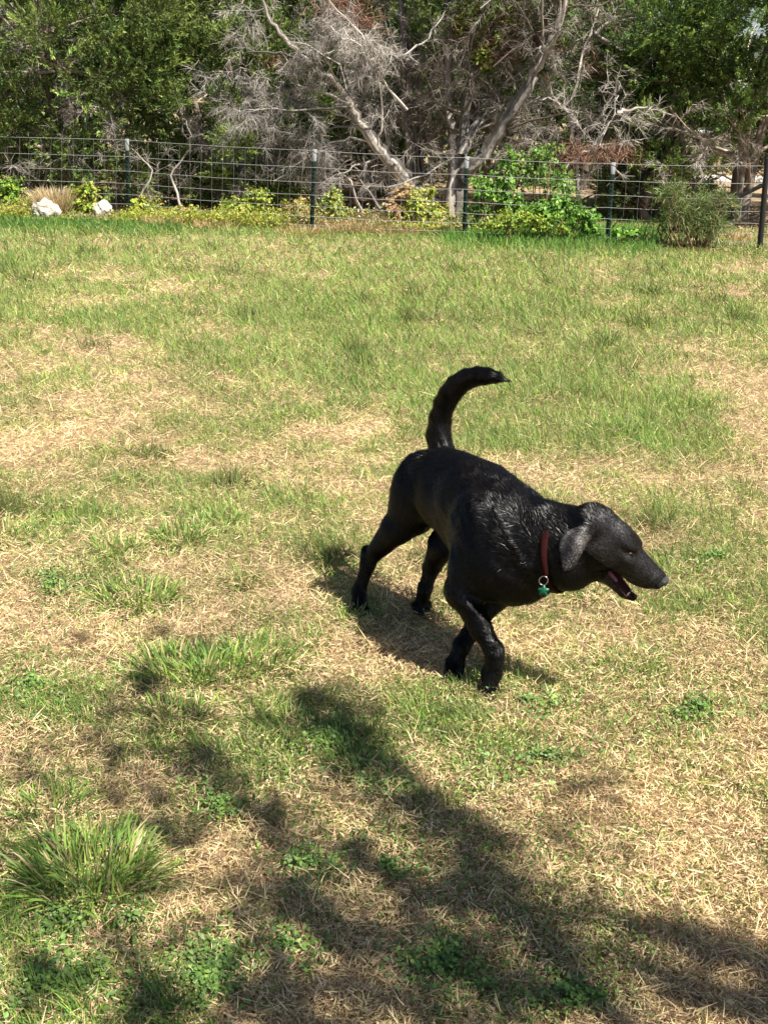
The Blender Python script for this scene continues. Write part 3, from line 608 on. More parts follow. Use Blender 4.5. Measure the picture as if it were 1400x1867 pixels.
def twigs(pile, pts, r0, rg, depth, C, dens=5., jit=.18, spread=.9, ratio=.55, tipr=.003, droop=0., minlen=.12):
    """bare branches off a limb, recursively"""
    L = np.linalg.norm(np.diff(pts, axis=0), axis=1).sum()
    if depth == 0 or L < minlen: return
    n = max(1, int(L*dens+rg.random()))
    for _ in range(n):
        s = rg.uniform(.18, 1.); i = min(int(s*(len(pts)-1)), len(pts)-2); f = s*(len(pts)-1)-i
        p = pts[i]*(1-f)+pts[i+1]*f; d = unit(pts[i+1]-pts[i]); d = unit(d+rg.normal(0, spread, 3)*np.array([1, .8, 1])+np.array([0, 0, droop]))
        l = L*ratio*rg.uniform(.45, 1.1)*(1.15-.5*s); m = 5 if depth > 1 else 4
        q = wander(p, d, l, m, jit, rg); r = max(r0*.45*(1-s*.5), tipr)
        pile.tube(q, np.linspace(r, tipr*.7, m+1), 4 if depth > 1 else 3, C*rg.uniform(.7, 1.25))
        twigs(pile, q, r, rg, depth-1, C, dens*1.25, jit, spread, ratio, tipr, droop, minlen)
        if depth <= 2:                      # the finest twiglets
            k = int(l*85)+2; t = rg.random(k)*(m-.01); a = t.astype(int); f = (t-a)[:, None]; pp = q[a]*(1-f)+q[a+1]*f
            dd = norm(norm(q[a+1]-q[a])+rg.normal(0, .75, (k, 3))+np.array([0, 0, droop*.6])); ll = rg.uniform(.05, .20, k)
            cc = C*rg.uniform(.6, 1.3, (k, 1)); pile.blades(pp, dd, ll, np.full(k, .0048), cc, seg=2, droop=.12, rg=rg)
def spray(pile, P, O, n, size, pal, rg, per=6, up=.5, wid=.17):
    """foliage tufts: each a fan of narrow leafy sprigs"""
    m = n*per; idx = np.repeat(np.arange(n), per); D = norm(norm(O)[idx]+rg.normal(0, .62, (m, 3))+np.array([0, 0, up]))
    L = size*rg.uniform(.5, 1.15, m); C = pick(pal, n, rg)[idx]*rg.uniform(.8, 1.2, (m, 1)); root = P[idx]+rg.normal(0, size*.35, (m, 3))
    pile.blades(root, D, L, L*wid*rg.uniform(.7, 1.3, m), C*.8, tipc=C*1.15, seg=2, droop=.05, rg=rg)
def sphere_dirs(n, rg): return norm(rg.normal(size=(n, 3)))
def juniper(name, x, y, H_, R_, seed, pal, label, group, base=.25, ntuft=5200, size=.13, lean=(0, 0), npad=95, twigc=(.38, .34, .30), dead=.35, low=1.0):
    rg = np.random.default_rng(seed); root = empty(name, (x, y, 0)); tag(root, label, 'tree', group)
    tr = Pile(); ns = rg.integers(2, 4)
    for k in range(ns):
        a = rg.uniform(0, 6.28); pts = wander((rg.normal(0, .1), rg.normal(0, .1), -.1), unit((math.cos(a)*.35+lean[0], math.sin(a)*.35+lean[1], 1)), H_*.85, 9, .09, rg, .05)
        tr.tube(pts, np.linspace(.12, .02, 10)*rg.uniform(.7, 1.2), 9, BARK[rg.integers(0, 3)]*.45, .12, rg)
        br = Pile()
        for _ in range(16):
            s = rg.uniform(.08, .9); i = int(s*9); p = pts[min(i, 8)]; a = rg.uniform(0, 6.28); q = wander(p, (math.cos(a), math.sin(a), rg.uniform(-.1, .6)), R_*rg.uniform(.5, 1)*(1.1-s*.6), 6, .16, rg)
            tr.tube(q, np.linspace(.035*(1-s*.5), .006, 7), 5, BARK[rg.integers(0, 3)])
            if rg.random() < dead+.2: twigs(tr, q, .016, rg, 2, np.array(twigc), 4.5, .2, .8, .5, .0035)
    tko = tr.build('trunk', m_bark, root)
    cr = Pile(); PC = []; PR = []
    for _ in range(npad):
        z = rg.uniform(base, 1)**.9; a = rg.uniform(0, 6.28); prof = R_*(min(1, (z-base)/.22*.5+.55) if z < base+.22 else 1)*math.sqrt(max(0, 1-((z-.38)/.66)**2)) if z > .38 else R_*(.62+.38*z/.38)*low
        rr = prof*rg.uniform(.55, 1.06); PC.append((math.cos(a)*rr+lean[0]*z*H_, math.sin(a)*rr+lean[1]*z*H_, z*H_)); PR.append(rg.uniform(.20, .42)*R_/2)
    PC = np.array(PC); PR = np.array(PR); w = PR**2/np.sum(PR**2); k = rg.choice(npad, ntuft, p=w); d = sphere_dirs(ntuft, rg)
    r = PR[k, None]*rg.uniform(.35, 1.05, (ntuft, 1))*np.array([1.15, 1.15, .8]); P = PC[k]+d*r; tone = rg.uniform(.7, 1.3, npad)[k]
    O = d+norm(PC[k]-np.array([0, 0, H_*.4]))*.6
    palk = pick(pal, ntuft, rg)*tone[:, None]*rg.uniform(.7, 1.35, (ntuft, 1)); per = np.where(P[:, 2] < 3.6, 34, 8); idx = np.repeat(np.arange(ntuft), per); m_ = len(idx)
    ax_ = norm(norm(O)+[0, 0, .5])[idx]; s_ = rg.random((m_, 1)); Lb = size*rg.uniform(1.0, 2.0, ntuft)[idx][:, None]      # sprigs set along a short shoot
    D = norm(ax_*1.1+rg.normal(0, .5, (m_, 3))); L = size*.46*rg.uniform(.5, 1.2, m_)
    C = palk[idx]*rg.uniform(.75, 1.25, (m_, 1))*(.75+.5*s_); rt_ = P[idx]+ax_*s_*Lb+rg.normal(0, size*.20, (m_, 3))*(1.15-s_)
    kp = rt_[:, 2] > .05
    cr.blades(rt_[kp], D[kp], L[kp], L[kp]*rg.uniform(.22, .38, kp.sum()), C[kp]*.75, tipc=C[kp]*1.2, seg=2, droop=.06, rg=rg)
    cr.build('crown', m_leaf, root); return root
def copy_thing(o, loc, rz, sc, label, group):
    c = o.copy(); COL.objects.link(c); c.location = loc; c.rotation_euler = (0, 0, rz); c.scale = sc; c['label'] = label; c['group'] = group
    for ch in list(o.children):
        d = ch.copy(); COL.objects.link(d); d.parent = c
    return c
GJ = 'green junipers beyond the wire fence'
j1 = juniper('juniper_tree', -4.55, 16.9, 5.2, 2.1, 11, JUN, 'yellowish green juniper left of the first fence post, thin grey limbs showing low down', GJ, base=.06, ntuft=6200, npad=135, dead=.8)
j2 = juniper('juniper_tree', 5.15, 17.2, 5.6, 2.2, 23, JUNR, 'deep green juniper on the right whose low boughs hang over the white building', GJ, base=.16, ntuft=6000, npad=110, dead=.3)
copy_thing(j1, (-2.45, 18.0, 0), 2.3, (.95, .95, 1.05), 'tall juniper right behind the first fence post, its top against a sliver of sky', GJ)
copy_thing(j1, (-6.6, 18.2, 0), 4.0, (1.05, 1.05, 1.1), 'juniper cut off by the left edge of the photo above the dry bunch grass', GJ)
j3 = juniper('juniper_tree', -2.1, 16.35, 2.6, 1.05, 31, JUN, 'low drooping juniper between the first fence post and the dead grey tree', GJ, base=.05, ntuft=2200, npad=60, dead=.6, size=.12)
copy_thing(j2, (3.35, 18.6, 0), 1.3, (.95, .95, 1.0), 'dark juniper behind the right leaning limb of the bare trunks', GJ)
copy_thing(j2, (7.9, 19.6, 0), 2.9, (.9, .9, 1.05), 'juniper at the right edge of the photo beside the bright building', GJ)
copy_thing(j2, (.4, 20.4, 0), 5.1, (1.1, 1.1, 1.0), 'shaded juniper behind the bare many stemmed trunks', GJ)
copy_thing(j1, (-1.2, 20.3, 0), .7, (1.1, 1.1, 1.0), 'shaded juniper behind the fallen grey cedar', GJ)
copy_thing(j2, (6.5, 17.9, 0), 4.4, (.55, .55, .52), 'small dark juniper filling the gap left of the corner post', GJ)
copy_thing(j3, (3.9, 16.6, 0), 2.0, (.9, .9, .85), 'small half dead juniper behind the fourth fence post', GJ)
# a mass of trees farther off
far = Pile(); rg = np.random.default_rng(77); n = 42000
xx = rg.uniform(-16, 9.2, n); yy = rg.uniform(22.5, 30, n); hh = 4.6+1.6*(fnoise(xx, yy*.3, 2.2, 61)-.5)*2
zz = rg.random(n)**.8*hh; dd = sphere_dirs(n, rg); L = rg.uniform(.16, .34, n)
kk = ~((xx > 5.6) & ((zz < 3.4) | (rg.random(n) < .7))); xx, yy, zz, dd, L = xx[kk], yy[kk], zz[kk], dd[kk], L[kk]; n = len(xx)
far.blades(np.stack([xx, yy, zz], 1), norm(dd+[0, 0, .4]), L, L*.38, pick(JUNR, n, rg)*.8, seg=2, rg=rg)
for _ in range(60):
    x = rg.uniform(-15, 6); far.tube(wander((x, rg.uniform(22.5, 29), 0), (rg.normal(0, .2), 0, 1), 4, 6, .08, rg), np.linspace(.09, .03, 7), 6, BARK[0]*.6)
tag(far.build('far_woods', m_leaf), 'dark mass of juniper woods far behind the fence', 'woods', kind='stuff')

# the bare many-stemmed tree: trunk, limbs and twigs
def limb(pile, pix, y0, radii, C, rg, y1=None, lump=.14, sides=16):
    y1 = y0 if y1 is None else y1; k = len(pix); pts = np.array([dpt(u, v, y0+(y1-y0)*i/(k-1)) for i, (u, v) in enumerate(pix)])
    t = np.linspace(0, k-1, k*4-3); P = np.stack([np.interp(t, range(k), pts[:, c]) for c in range(3)], 1); R = np.interp(t, range(k), radii)
    P[1:-1] += rg.normal(0, .012, P[1:-1].shape); Cc = (np.tile(C, (len(P)*sides, 1)).reshape(len(P), sides, 3)*rg.choice([.22, .5, .9, 1.25, 1.5], (1, sides, 1))*rg.uniform(.75, 1.2, (len(P), sides, 1))).reshape(-1, 3); pile.tube(P, R, sides, Cc, lump, rg); return P
rg = np.random.default_rng(5)
b0 = gpt(822, 402); BY = b0[1]+.2
bare = empty('bare_tree', (b0[0], BY, 0)); tag(bare, 'tall bare juniper with several pale peeling stems forking just behind the third fence post', 'tree')
T = Pile(); PB = np.array((.34, .305, .27)); PD = np.array((.15, .12, .095))
s1 = limb(T, [(818, 440), (822, 390), (826, 330), (830, 290), (826, 240), (816, 190), (815, 130), (822, 60), (812, 0), (806, -60)], BY, [.13, .105, .095, .085, .07, .065, .06, .055, .045, .03], PB, rg, BY+.5)
s2 = limb(T, [(832, 440), (836, 380), (838, 320), (841, 270), (846, 210), (860, 140), (885, 90), (899, 30), (908, -50)], BY, [.11, .09, .085, .078, .07, .065, .055, .045, .03], PB*.85, rg, BY+.4)
s3 = limb(T, [(840, 330), (858, 305), (885, 280), (920, 225), (960, 160), (990, 100), (1015, 60), (1030, 0), (1045, -60)], BY, [.085, .085, .08, .076, .07, .064, .058, .045, .03], PB*.9, rg, BY-.4)
s4 = limb(T, [(842, 285), (856, 250), (880, 215), (900, 185), (915, 150)], BY, [.07, .065, .055, .045, .02], PB*.8, rg, BY+.6)
child(T.build('trunk', m_bark, smooth=True), bare)
T = Pile()
for _ in range(150):  # olive foliage added above the stems to shade their upper parts
    u_, v_ = rg.uniform(760, 1120), rg.uniform(-420, 30); P = dpt(u_, v_, BY+rg.uniform(-.5, 1.2))+rg.normal(0, .13, (26, 3)); spray(T, P, rg.normal(size=(26, 3)), 26, .085, JUN*rg.uniform(.6, 1.1), rg, 8, .4, .3)
child(T.build('crown', m_leaf), bare)
for s, k in ((s1, 1.), (s2, 1.), (s3, 1.), (s4, .8)):
    T = Pile()
    for _ in range(int(15*k)):
        i = rg.integers(len(s)//3, len(s)-1); q = wander(s[i], (rg.normal(0, .9), rg.normal(0, .7), rg.uniform(-.2, .9)), rg.uniform(.5, 1.5), 6, .2, rg)
        c = np.array((.30, .27, .24)) if rg.random() < .6 else np.array((.12, .10, .08)); T.tube(q, np.linspace(.02, .006, 7), 4, c); twigs(T, q, .014, rg, 2, c, 5, .22, .9, .5, .0035)
    child(T.build('limb', m_dead), bare)

# grey fallen cedar: a tangle of bleached boughs, leaning out to the left
dead = empty('dead_cedar', dpt(752, 340, 15.9)*[1, 1, 0]); tag(dead, 'bleached dead cedar leaning left with a wide tangle of bare grey twigs', 'dead tree')
T = Pile(); GR = np.array((.42, .385, .35)); YD = 15.8
tr1 = limb(T, [(770, 385), (748, 335), (722, 305), (690, 265), (655, 225), (640, 190), (615, 150), (560, 110), (520, 70), (490, 25), (470, -30)], YD, [.11, .10, .085, .075, .065, .05, .04, .033, .027, .02, .015], PB*1.05, rg, YD-.3)
tr2 = limb(T, [(757, 345), (750, 290), (742, 200), (738, 100), (732, 0), (730, -60)], YD+.8, [.09, .08, .07, .06, .05, .04], PB*.6, rg)
child(T.build('trunk', m_bark, smooth=True), dead)
boughs = [[(655, 225), (600, 200), (540, 190), (470, 215), (415, 290)], [(640, 190), (570, 160), (500, 148), (440, 125), (370, 135)], [(640, 195), (560, 200), (480, 200), (425, 205)],
          [(690, 265), (640, 250), (590, 265), (540, 300), (500, 330)], [(560, 110), (500, 95), (450, 95), (430, 60)], [(615, 150), (590, 90), (600, 50), (660, 85)], [(520, 70), (480, 20), (440, 20), (430, 40)],
          [(655, 225), (580, 240), (510, 235), (450, 275), (440, 300)], [(700, 285), (650, 300), (620, 320), (580, 335)], [(640, 190), (620, 120), (560, 85), (520, 70)], [(738, 150), (690, 120), (640, 110), (595, 40)],
          [(742, 200), (700, 150), (660, 60), (600, 0)], [(738, 100), (780, 70), (800, 40), (812, 20)], [(690, 265), (700, 200), (690, 140), (700, 90)], [(720, 300), (690, 330), (650, 345)]]
for i, b in enumerate(boughs):
    T = Pile(); y0 = 15.8-.3*rg.random(); q = limb(T, b, y0, np.linspace(.018, .006, len(b)), GR, rg, y0-rg.uniform(-.6, .9), .1, 5)
    twigs(T, q, .010, rg, 3, GR*rg.uniform(.55, 1.0), 9, .2, .7, .42, .0028, -.28); child(T.build('bough', m_dead), dead)
rust = Pile(); RUST = np.array([(.20, .105, .07), (.15, .08, .055), (.26, .16, .11)])
for u, v, ru, rv, n in ((650, 40, 40, 25, 260), (620, 15, 30, 15, 160), (500, 110, 25, 15, 60)):
    P = np.array([dpt(rg.normal(u, ru*.6), rg.normal(v, rv*.6), YD+rg.uniform(-.3, .5)) for _ in range(n)]); spray(rust, P, rg.normal(size=(n, 3)), n, .12, RUST, rg, 4, -.2, .1)
child(rust.build('withered_foliage', m_dead), dead)
rust = Pile()
for u, v, ru, rv, n in ((985, 60, 40, 40, 420), (915, 85, 30, 25, 240), (860, 60, 40, 40, 240), (900, 20, 40, 20, 200)):
    P = np.array([dpt(rg.normal(u, ru*.6), rg.normal(v, rv*.6), BY+rg.uniform(-.1, .8)) for _ in range(n)]); spray(rust, P, rg.normal(size=(n, 3)), n, .12, RUST, rg, 4, -.2, .1)
ylw = np.array([(.24, .28, .04), (.34, .36, .07), (.14, .20, .04)])
for u, v, ru, rv, n in ((885, 100, 14, 18, 90), (850, 35, 30, 30, 120), (940, 40, 20, 30, 60)):
    P = np.array([dpt(rg.normal(u, ru*.6), rg.normal(v, rv*.6), BY+rg.uniform(-.1, .5)) for _ in range(n)]); spray(rust, P, rg.normal(size=(n, 3)), n, .10, ylw, rg, 4, .2, .3)
child(rust.build('withered_foliage', m_leaf), bare)

# grey brush thicket right of the bare tree and the pale broken bough
def snag(name, label, pixs, y0, rad, C, depth, seed, cat='dead tree', rustspots=(), dens=5):
    rg = np.random.default_rng(seed); base = dpt(*pixs[0][0], y0); o = empty(name, (base[0], y0, 0)); tag(o, label, cat)
    T = Pile(); lim = []
    for b in pixs: lim.append(limb(T, b, y0, np.linspace(rad, rad*.3, len(b)), C, rg, y0-rg.uniform(-.5, .3), .12, 7))
    child(T.build('trunk', m_bark, smooth=True), o)
    for q in lim:
        T = Pile(); twigs(T, q, rad*.5, rg, depth, C*.95, dens, .22, .9, .5, .0036, -.1); child(T.build('branches', m_dead), o)
    if rustspots:
        T = Pile()
        for u, v, ru, rv, n in rustspots:
            P = np.array([dpt(rg.normal(u, ru*.6), rg.normal(v, rv*.6), y0+rg.uniform(-.3, .3)) for _ in range(n)]); spray(T, P, rg.normal(size=(n, 3))+[0, 0, -.5], n, .13, RUST, rg, 5, -.5, .07)
        child(T.build('withered_foliage', m_dead), o)
    return o
snag('dead_sapling', 'pale crooked broken bough with rusty dead needles above the fourth fence post', [[(1030, 305), (1072, 275), (1095, 250), (1115, 215), (1124, 175), (1090, 160)], [(1124, 205), (1150, 198), (1180, 195)], [(1095, 250), (1080, 300), (1060, 335)], [(1090, 262), (1110, 300), (1140, 325)]], 14.9, .028, np.array((.42, .38, .34)), 2, 3, rustspots=((1050, 278, 28, 14, 110), (1115, 275, 35, 12, 150)))
snag('dead_sapling', 'grey tangled brush of dead limbs filling the space right of the leaning limb', [[(1060, 400), (1050, 300), (1040, 200), (1060, 100), (1090, 20), (1100, -20)], [(1050, 260), (1100, 200), (1140, 150), (1170, 130)], [(1045, 150), (1110, 110), (1160, 80), (1190, 95)], [(1050, 210), (1000, 180), (960, 190)], [(1060, 100), (1110, 40), (1180, 30)], [(1080, 60), (1130, 95), (1190, 85)]], 16.6, .035, np.array((.40, .36, .32)), 3, 4, rustspots=((1090, 120, 40, 20, 120), (1215, 135, 18, 10, 50)), dens=4.5)
snag('dead_sapling', 'thin dark dead stems crowded behind the fallen cedar trunk', [[(770, 400), (765, 250), (760, 100), (770, 0)], [(720, 400), (705, 250), (715, 150), (700, 20)], [(790, 380), (780, 200), (800, 100)], [(690, 380), (660, 300), (640, 260)]], 16.7, .04, np.array((.26, .23, .20)), 3, 6, dens=4)
snag('dead_sapling', 'low grey dead twigs heaped behind the second fence post', [[(600, 400), (560, 340), (500, 310), (450, 320)], [(620, 390), (600, 320), (640, 290)], [(660, 400), (640, 330), (600, 300), (560, 290)], [(480, 380), (470, 310), (430, 260)], [(700, 390), (650, 320), (690, 300)]], 15.7, .02, np.array((.42, .37, .33)), 3, 8, dens=6)
snag('dead_sapling', 'grey leafless twigs low under the left junipers', [[(60, 380), (90, 310), (130, 280), (150, 260)], [(250, 380), (280, 310), (240, 270)], [(330, 380), (310, 320), (350, 270), (340, 220)], [(180, 380), (150, 300), (160, 210), (140, 160)], [(20, 370), (30, 300), (80, 290)]], 15.6, .018, np.array((.30, .27, .24)), 3, 9, dens=5)
snag('dark_stump', 'dark forked juniper trunk low behind the fence at the right', [[(1180, 430), (1165, 370), (1140, 335), (1120, 310)], [(1165, 375), (1180, 330), (1200, 290), (1230, 250)], [(1165, 370), (1210, 330), (1260, 300)]], 16.0, .10, np.array((.09, .07, .055)), 2, 12, cat='trunk', dens=3)
# ---------------------------------------------------------------- plants along the fence, rocks, what shows beyond
m_shrub = mat('broad_leaves', attr=True, rough=.42, spec=.35, trans=.30)
def shrub(name, label, blobs, y0, n, leaf, pal, seed, cat='shrub', group=None, asp=.55, stems=14, kind='leaf', stemc=(.20, .14, .08), dark=.25, updown=.35):
    """blobs: (u, v, ru, rv) outline of the plant in metres after projection to depth y0"""
    rg = np.random.default_rng(seed); b = np.array([dpt(u, v, y0) for u, v, *_ in blobs]); sc = np.linalg.norm(dpt(701, 400, y0)-dpt(700, 400, y0)); c = b.mean(0)
    o = empty(name, (c[0], y0, 0)); tag(o, label, cat, group); w = np.array([q[2]*q[3] for q in blobs], float); k = rg.choice(len(blobs), n, p=w/w.sum()); d = sphere_dirs(n, rg)
    R = np.array([(q[2]*sc, min(q[2], q[3])*sc*1.1+.05, q[3]*sc) for q in blobs]); ns = n//13+1; k = k[:ns]; d = norm(d[:ns]+[0, 0, .25])      # leaves sit along sprigs that shoot outwards
    p0 = b[k]+d*R[k]*rg.uniform(.0, .5, (ns, 1)); p1 = b[k]+d*R[k]*rg.uniform(.75, 1.38, (ns, 1))+rg.normal(0, .03, (ns, 3)); j = rg.integers(0, ns, n); f = rg.random((n, 1)); P = p0[j]+(p1[j]-p0[j])*f; P[:, 2] -= .05*f[:, 0]**2; P += rg.normal(0, leaf*.55 if kind == 'leaf' else .012, (n, 3)); d = d[j]
    tone = rg.uniform(.7, 1.25, (ns, 1))[j]; ok = P[:, 2] > .01; P, d, tone = P[ok], d[ok], tone[ok]; n = len(P)
    T = Pile(); C = pick(pal, n, rg)*tone
    if kind == 'leaf': T.leaves(P, norm(d*.8+rg.normal(0, .5, (n, 3))+[0, -.1, updown]), leaf*rg.uniform(.5, 1.15, n), rg.uniform(asp*.7, asp*1.3, n), C, rg)
    else: D = norm(d*.8+rg.normal(0, .5, (n, 3))+[0, 0, updown]); L = leaf*rg.uniform(.6, 1.3, n); T.blades(P, D, L, np.maximum(L*asp, .006), C*.85, tipc=C, seg=2, droop=.35, rg=rg)
    child(T.build('foliage', m_shrub), o); T = Pile()
    for _ in range(stems):
        q = P[rg.integers(n)]; r_ = np.array([c[0]+(q[0]-c[0])*.4+rg.normal(0, .05), y0+rg.normal(0, .05), -.02]); m_ = (q+r_)/2+rg.normal(0, .05, 3); T.tube(np.array([r_, m_, q]), [.010, .007, .003], 4, np.array(stemc)*rg.uniform(.7, 1.3))
    child(T.build('stems', m_bark), o); return o
GB = np.array([(.12, .26, .03), (.18, .35, .05), (.08, .19, .03), (.25, .42, .07)]); YG = np.array([(.34, .40, .05), (.44, .46, .08), (.24, .34, .05), (.50, .44, .10)])
OL = np.array([(.16, .24, .06), (.22, .30, .08), (.11, .18, .05)]); TAN = np.array([(.52, .38, .20), (.42, .28, .14), (.62, .48, .26), (.34, .20, .10)])
shrub('leafy_shrub', 'bright green leafy shrub growing through the fence beside the third post', [(885, 350, 34, 32), (870, 385, 32, 22), (915, 335, 28, 30), (925, 375, 35, 28), (930, 300, 22, 30)], 13.9, 3800, .024, GB, 41, stems=20)
shrub('leafy_shrub', 'taller dull green shrub rising behind the wires in the middle right', [(985, 300, 36, 34), (1015, 330, 30, 35), (955, 320, 28, 36), (1000, 275, 20, 16), (1035, 350, 18, 20)], 14.1, 3600, .022, np.concatenate([OL, GB[:2]]), 42, stems=22)
shrub('vine_mound', 'glossy bright green vine mound between the third and fourth posts', [(1020, 380, 36, 26), (1060, 395, 30, 22), (985, 385, 34, 20), (1075, 415, 28, 14)], 13.25, 3800, .026, GB, 43, cat='vine')
shrub('weed_mound', 'lime yellow mound of soft weeds at the foot of the green shrubs', [(935, 398, 44, 20), (980, 405, 40, 20), (900, 410, 36, 12), (1010, 415, 30, 12)], 13.1, 2600, .018, np.concatenate([YG[:3], GB[1:2]]), 44, cat='weeds')
shrub('willowy_shrub', 'feathery grey green shrub hiding the lower end of the diagonal brace', [(1240, 390, 42, 34), (1285, 375, 36, 34), (1225, 350, 30, 24), (1300, 410, 34, 26), (1270, 420, 44, 20), (1320, 365, 24, 24)], 12.9, 6500, .075, np.array([(.15, .23, .07), (.24, .31, .10), (.10, .16, .05), (.32, .32, .14)]), 45, kind='blade', asp=.09, stems=26)
shrub('leafy_weed', 'small broad leaved weed in the dark gap right of the fourth post', [(1205, 405, 16, 12), (1212, 392, 8, 8)], 13.0, 160, .028, GB, 46, cat='weed')
shrub('leafy_weed', 'light green sprawling weed at the base of the fourth fence post', [(1150, 425, 28, 10), (1125, 420, 16, 10)], 12.95, 300, .030, GB, 47, cat='weed')
GW = 'yellow green weeds along the foot of the fence'
for i, (bl, n, pal, lb) in enumerate([
    ([(20, 350, 26, 22), (30, 378, 28, 16), (5, 365, 20, 26)], 1300, np.concatenate([GB, YG[:1]]), 'bushy green weed clump at the left edge beside the dry bunch grass'),
    ([(150, 378, 38, 16), (160, 352, 24, 14)], 1100, np.concatenate([YG, GB[:1]]), 'yellow green weed clump between the two white rocks'),
    ([(265, 385, 30, 14), (255, 372, 14, 12)], 700, YG, 'yellow green weed clump just right of the first fence post'),
    ([(350, 395, 40, 10), (330, 385, 20, 8)], 600, np.concatenate([YG, TAN]), 'thin yellowing weeds midway between the first two posts'),
    ([(440, 380, 40, 22), (455, 400, 45, 14), (470, 360, 20, 14)], 1700, np.concatenate([YG, GB[:1]]), 'full yellow green weed clump left of the second fence post'),
    ([(545, 390, 26, 24), (540, 410, 36, 10)], 900, np.concatenate([YG, TAN]), 'mixed tan and yellow weeds touching the second fence post'),
    ([(605, 370, 22, 22), (615, 400, 34, 16)], 900, np.concatenate([YG, OL]), 'upright yellow weeds just right of the second fence post'),
    ([(755, 375, 26, 26), (790, 395, 26, 18), (787, 352, 9, 12)], 1300, YG, 'bright yellow weeds in front of the bare trunks'),
    ([(720, 385, 28, 26), (735, 350, 20, 14)], 700, TAN, 'rust brown dry weeds beside the bright yellow ones')]):
    shrub('fence_weed', lb, [(a, b-3, c*1.15, d*1.2) for a, b, c, d in bl], 15.0-.0009*bl[0][0], n*2, .024, pal, 60+i, cat='weeds', group=GW, stems=12)
# the ragged growth the clumps stand in
T = Pile(); rg = np.random.default_rng(314); n = 15000; uu = rg.uniform(-60, 850, n); yb = np.array([gpt(u, v)[1] for u, v in zip(uu, 404+uu*.036)]); x = np.array([dpt(u, 400, y_)[0] for u, y_ in zip(uu, yb)])
y = yb+rg.uniform(.03, .75, n); hh = (.07+.40*fnoise(x, y, .42, 5)**1.7)*rg.uniform(.5, 1.1, n)*np.where((uu > 45) & (uu < 225), .45, 1); gg = fnoise(x, y, .6, 15)+rg.normal(0, .08, n)
C = np.where((gg > .56)[:, None], pick(YG, n, rg), pick(TAN, n, rg)); T.blades(np.stack([x, y, 0*x], 1), dirs(n, 48, 89, rg), hh, np.full(n, .008), C*.7, tipc=C, seg=3, droop=.25, rg=rg)
m_ = 26000; k = rg.integers(0, n, m_); f = rg.uniform(.25, 1, m_); P = np.stack([x[k]+rg.normal(0, .05, m_), y[k]+rg.normal(0, .05, m_), hh[k]*f+.01], 1); C = np.where((gg[k] > .49)[:, None], pick(YG, m_, rg), pick(np.concatenate([TAN, OL]), m_, rg))
T.leaves(P, norm(rg.normal(size=(m_, 3))+[0, -.2, .5]), rg.uniform(.009, .024, m_), rg.uniform(.3, .6, m_), C, rg)
tag(T.build('weed_thicket', m_shrub), 'ragged yellow green and tan weeds growing all along the foot of the fence', 'weeds', kind='stuff')
# dry bunch grasses
for u, v, sp, h_, n, lb in ((105, 374, 40, .62, 1500, 'pale dry bunch grass above the larger white rock'), (650, 412, 60, .26, 700, 'matted straw coloured grass under the middle fence span'), (390, 404, 60, .22, 600, 'low dry grass under the fence left of the middle'), (560, 415, 70, .2, 500, 'short dry stalks around the foot of the second post'), (300, 400, 70, .26, 500, 'brown dry stems behind the wires right of the first post'), (720, 415, 60, .22, 400, 'thin brown dead grass in front of the bare trunks'), (1330, 440, 40, .22, 260, 'dry brown grass at the foot of the corner post'), (1150, 390, 60, .3, 500, 'olive dry grass behind the fourth post')):
    p = gpt(u, v+24 if u < 200 else v+14 if u < 800 else v); q = gpt(u+sp, v); tuft(p, abs(q[0]-p[0]), h_, n, np.array([(.66, .52, .32), (.52, .38, .22), (.74, .62, .42)]) if u < 200 else TAN, (62, 89) if u < 200 else (45, 88), .007, 'dry_bunch_grass', lb, 'dry grasses along the fence', 0)
# lush longer grass against the fence
def lush(u0, v0, u1, v1, wid, h_, n, lb, pal=LUSH):
    T = Pile(); rg = np.random.default_rng(int(abs(u0))); s = rg.random(n); P = np.array([gpt(u0+(u1-u0)*a, v0+(v1-v0)*a+rg.normal(0, wid)) for a in s]); P[:, 2] = -.01
    D = dirs(n, 35, 88, rg); L = h_*rg.uniform(.4, 1.1, n); T.blades(P, D, L, np.full(n, .0085), pick(pal, n, rg)*.8, tipc=pick(pal, n, rg)*1.1, seg=3, droop=.3, rg=rg); tag(T.build('tall_grass', m_grass), lb, 'grass', kind='stuff')
lush(-60, 408, 330, 414, 8, .18, 11000, 'dark green longer grass along the fence on the left', LUSH*.75)
lush(330, 420, 800, 430, 4, .07, 5000, 'short green grass edge below the middle fence span')
lush(810, 430, 1200, 442, 11, .23, 16000, 'bright green tall grass in front of the shrubs')
lush(1180, 445, 1400, 462, 5, .09, 3500, 'green and tan grass edge near the corner post', np.concatenate([LUSH, TAN]))
# limestone rocks
def rock(u, v, ru, rv, seed, label):
    import bmesh
    y = 14.5; p = dpt(u, v, y); sc = np.linalg.norm(dpt(701, 400, y)-dpt(700, 400, y)); bm = bmesh.new(); bmesh.ops.create_icosphere(bm, subdivisions=4, radius=1.0)
    for q in bm.verts:
        n = q.co.normalized(); f = 1+.28*mnoise.noise(n*1.6+Vector((seed, 0, 0)))+.10*mnoise.noise(n*5+Vector((seed, 3, 0))); c = n*f; c.z = round(c.z*3)/3*.4+c.z*.6; q.co = Vector((c.x*ru*sc, c.y*ru*sc*.7, c.z*rv*sc))
    me = bpy.data.meshes.new('limestone_rock'); bm.to_mesh(me); bm.free(); me.materials.append(m_rock); o = bpy.data.objects.new('limestone_rock', me); COL.objects.link(o); o.location = (p[0], y, p[2]); o.rotation_euler = (0, seed*.1, seed); tag(o, label, 'rock', 'white rocks behind the fence')
m_rock = mat('limestone', (.43, .39, .33), .9, .2, noise=(7, .28, 6), bump=(14, 1, (1, 1, 1)))
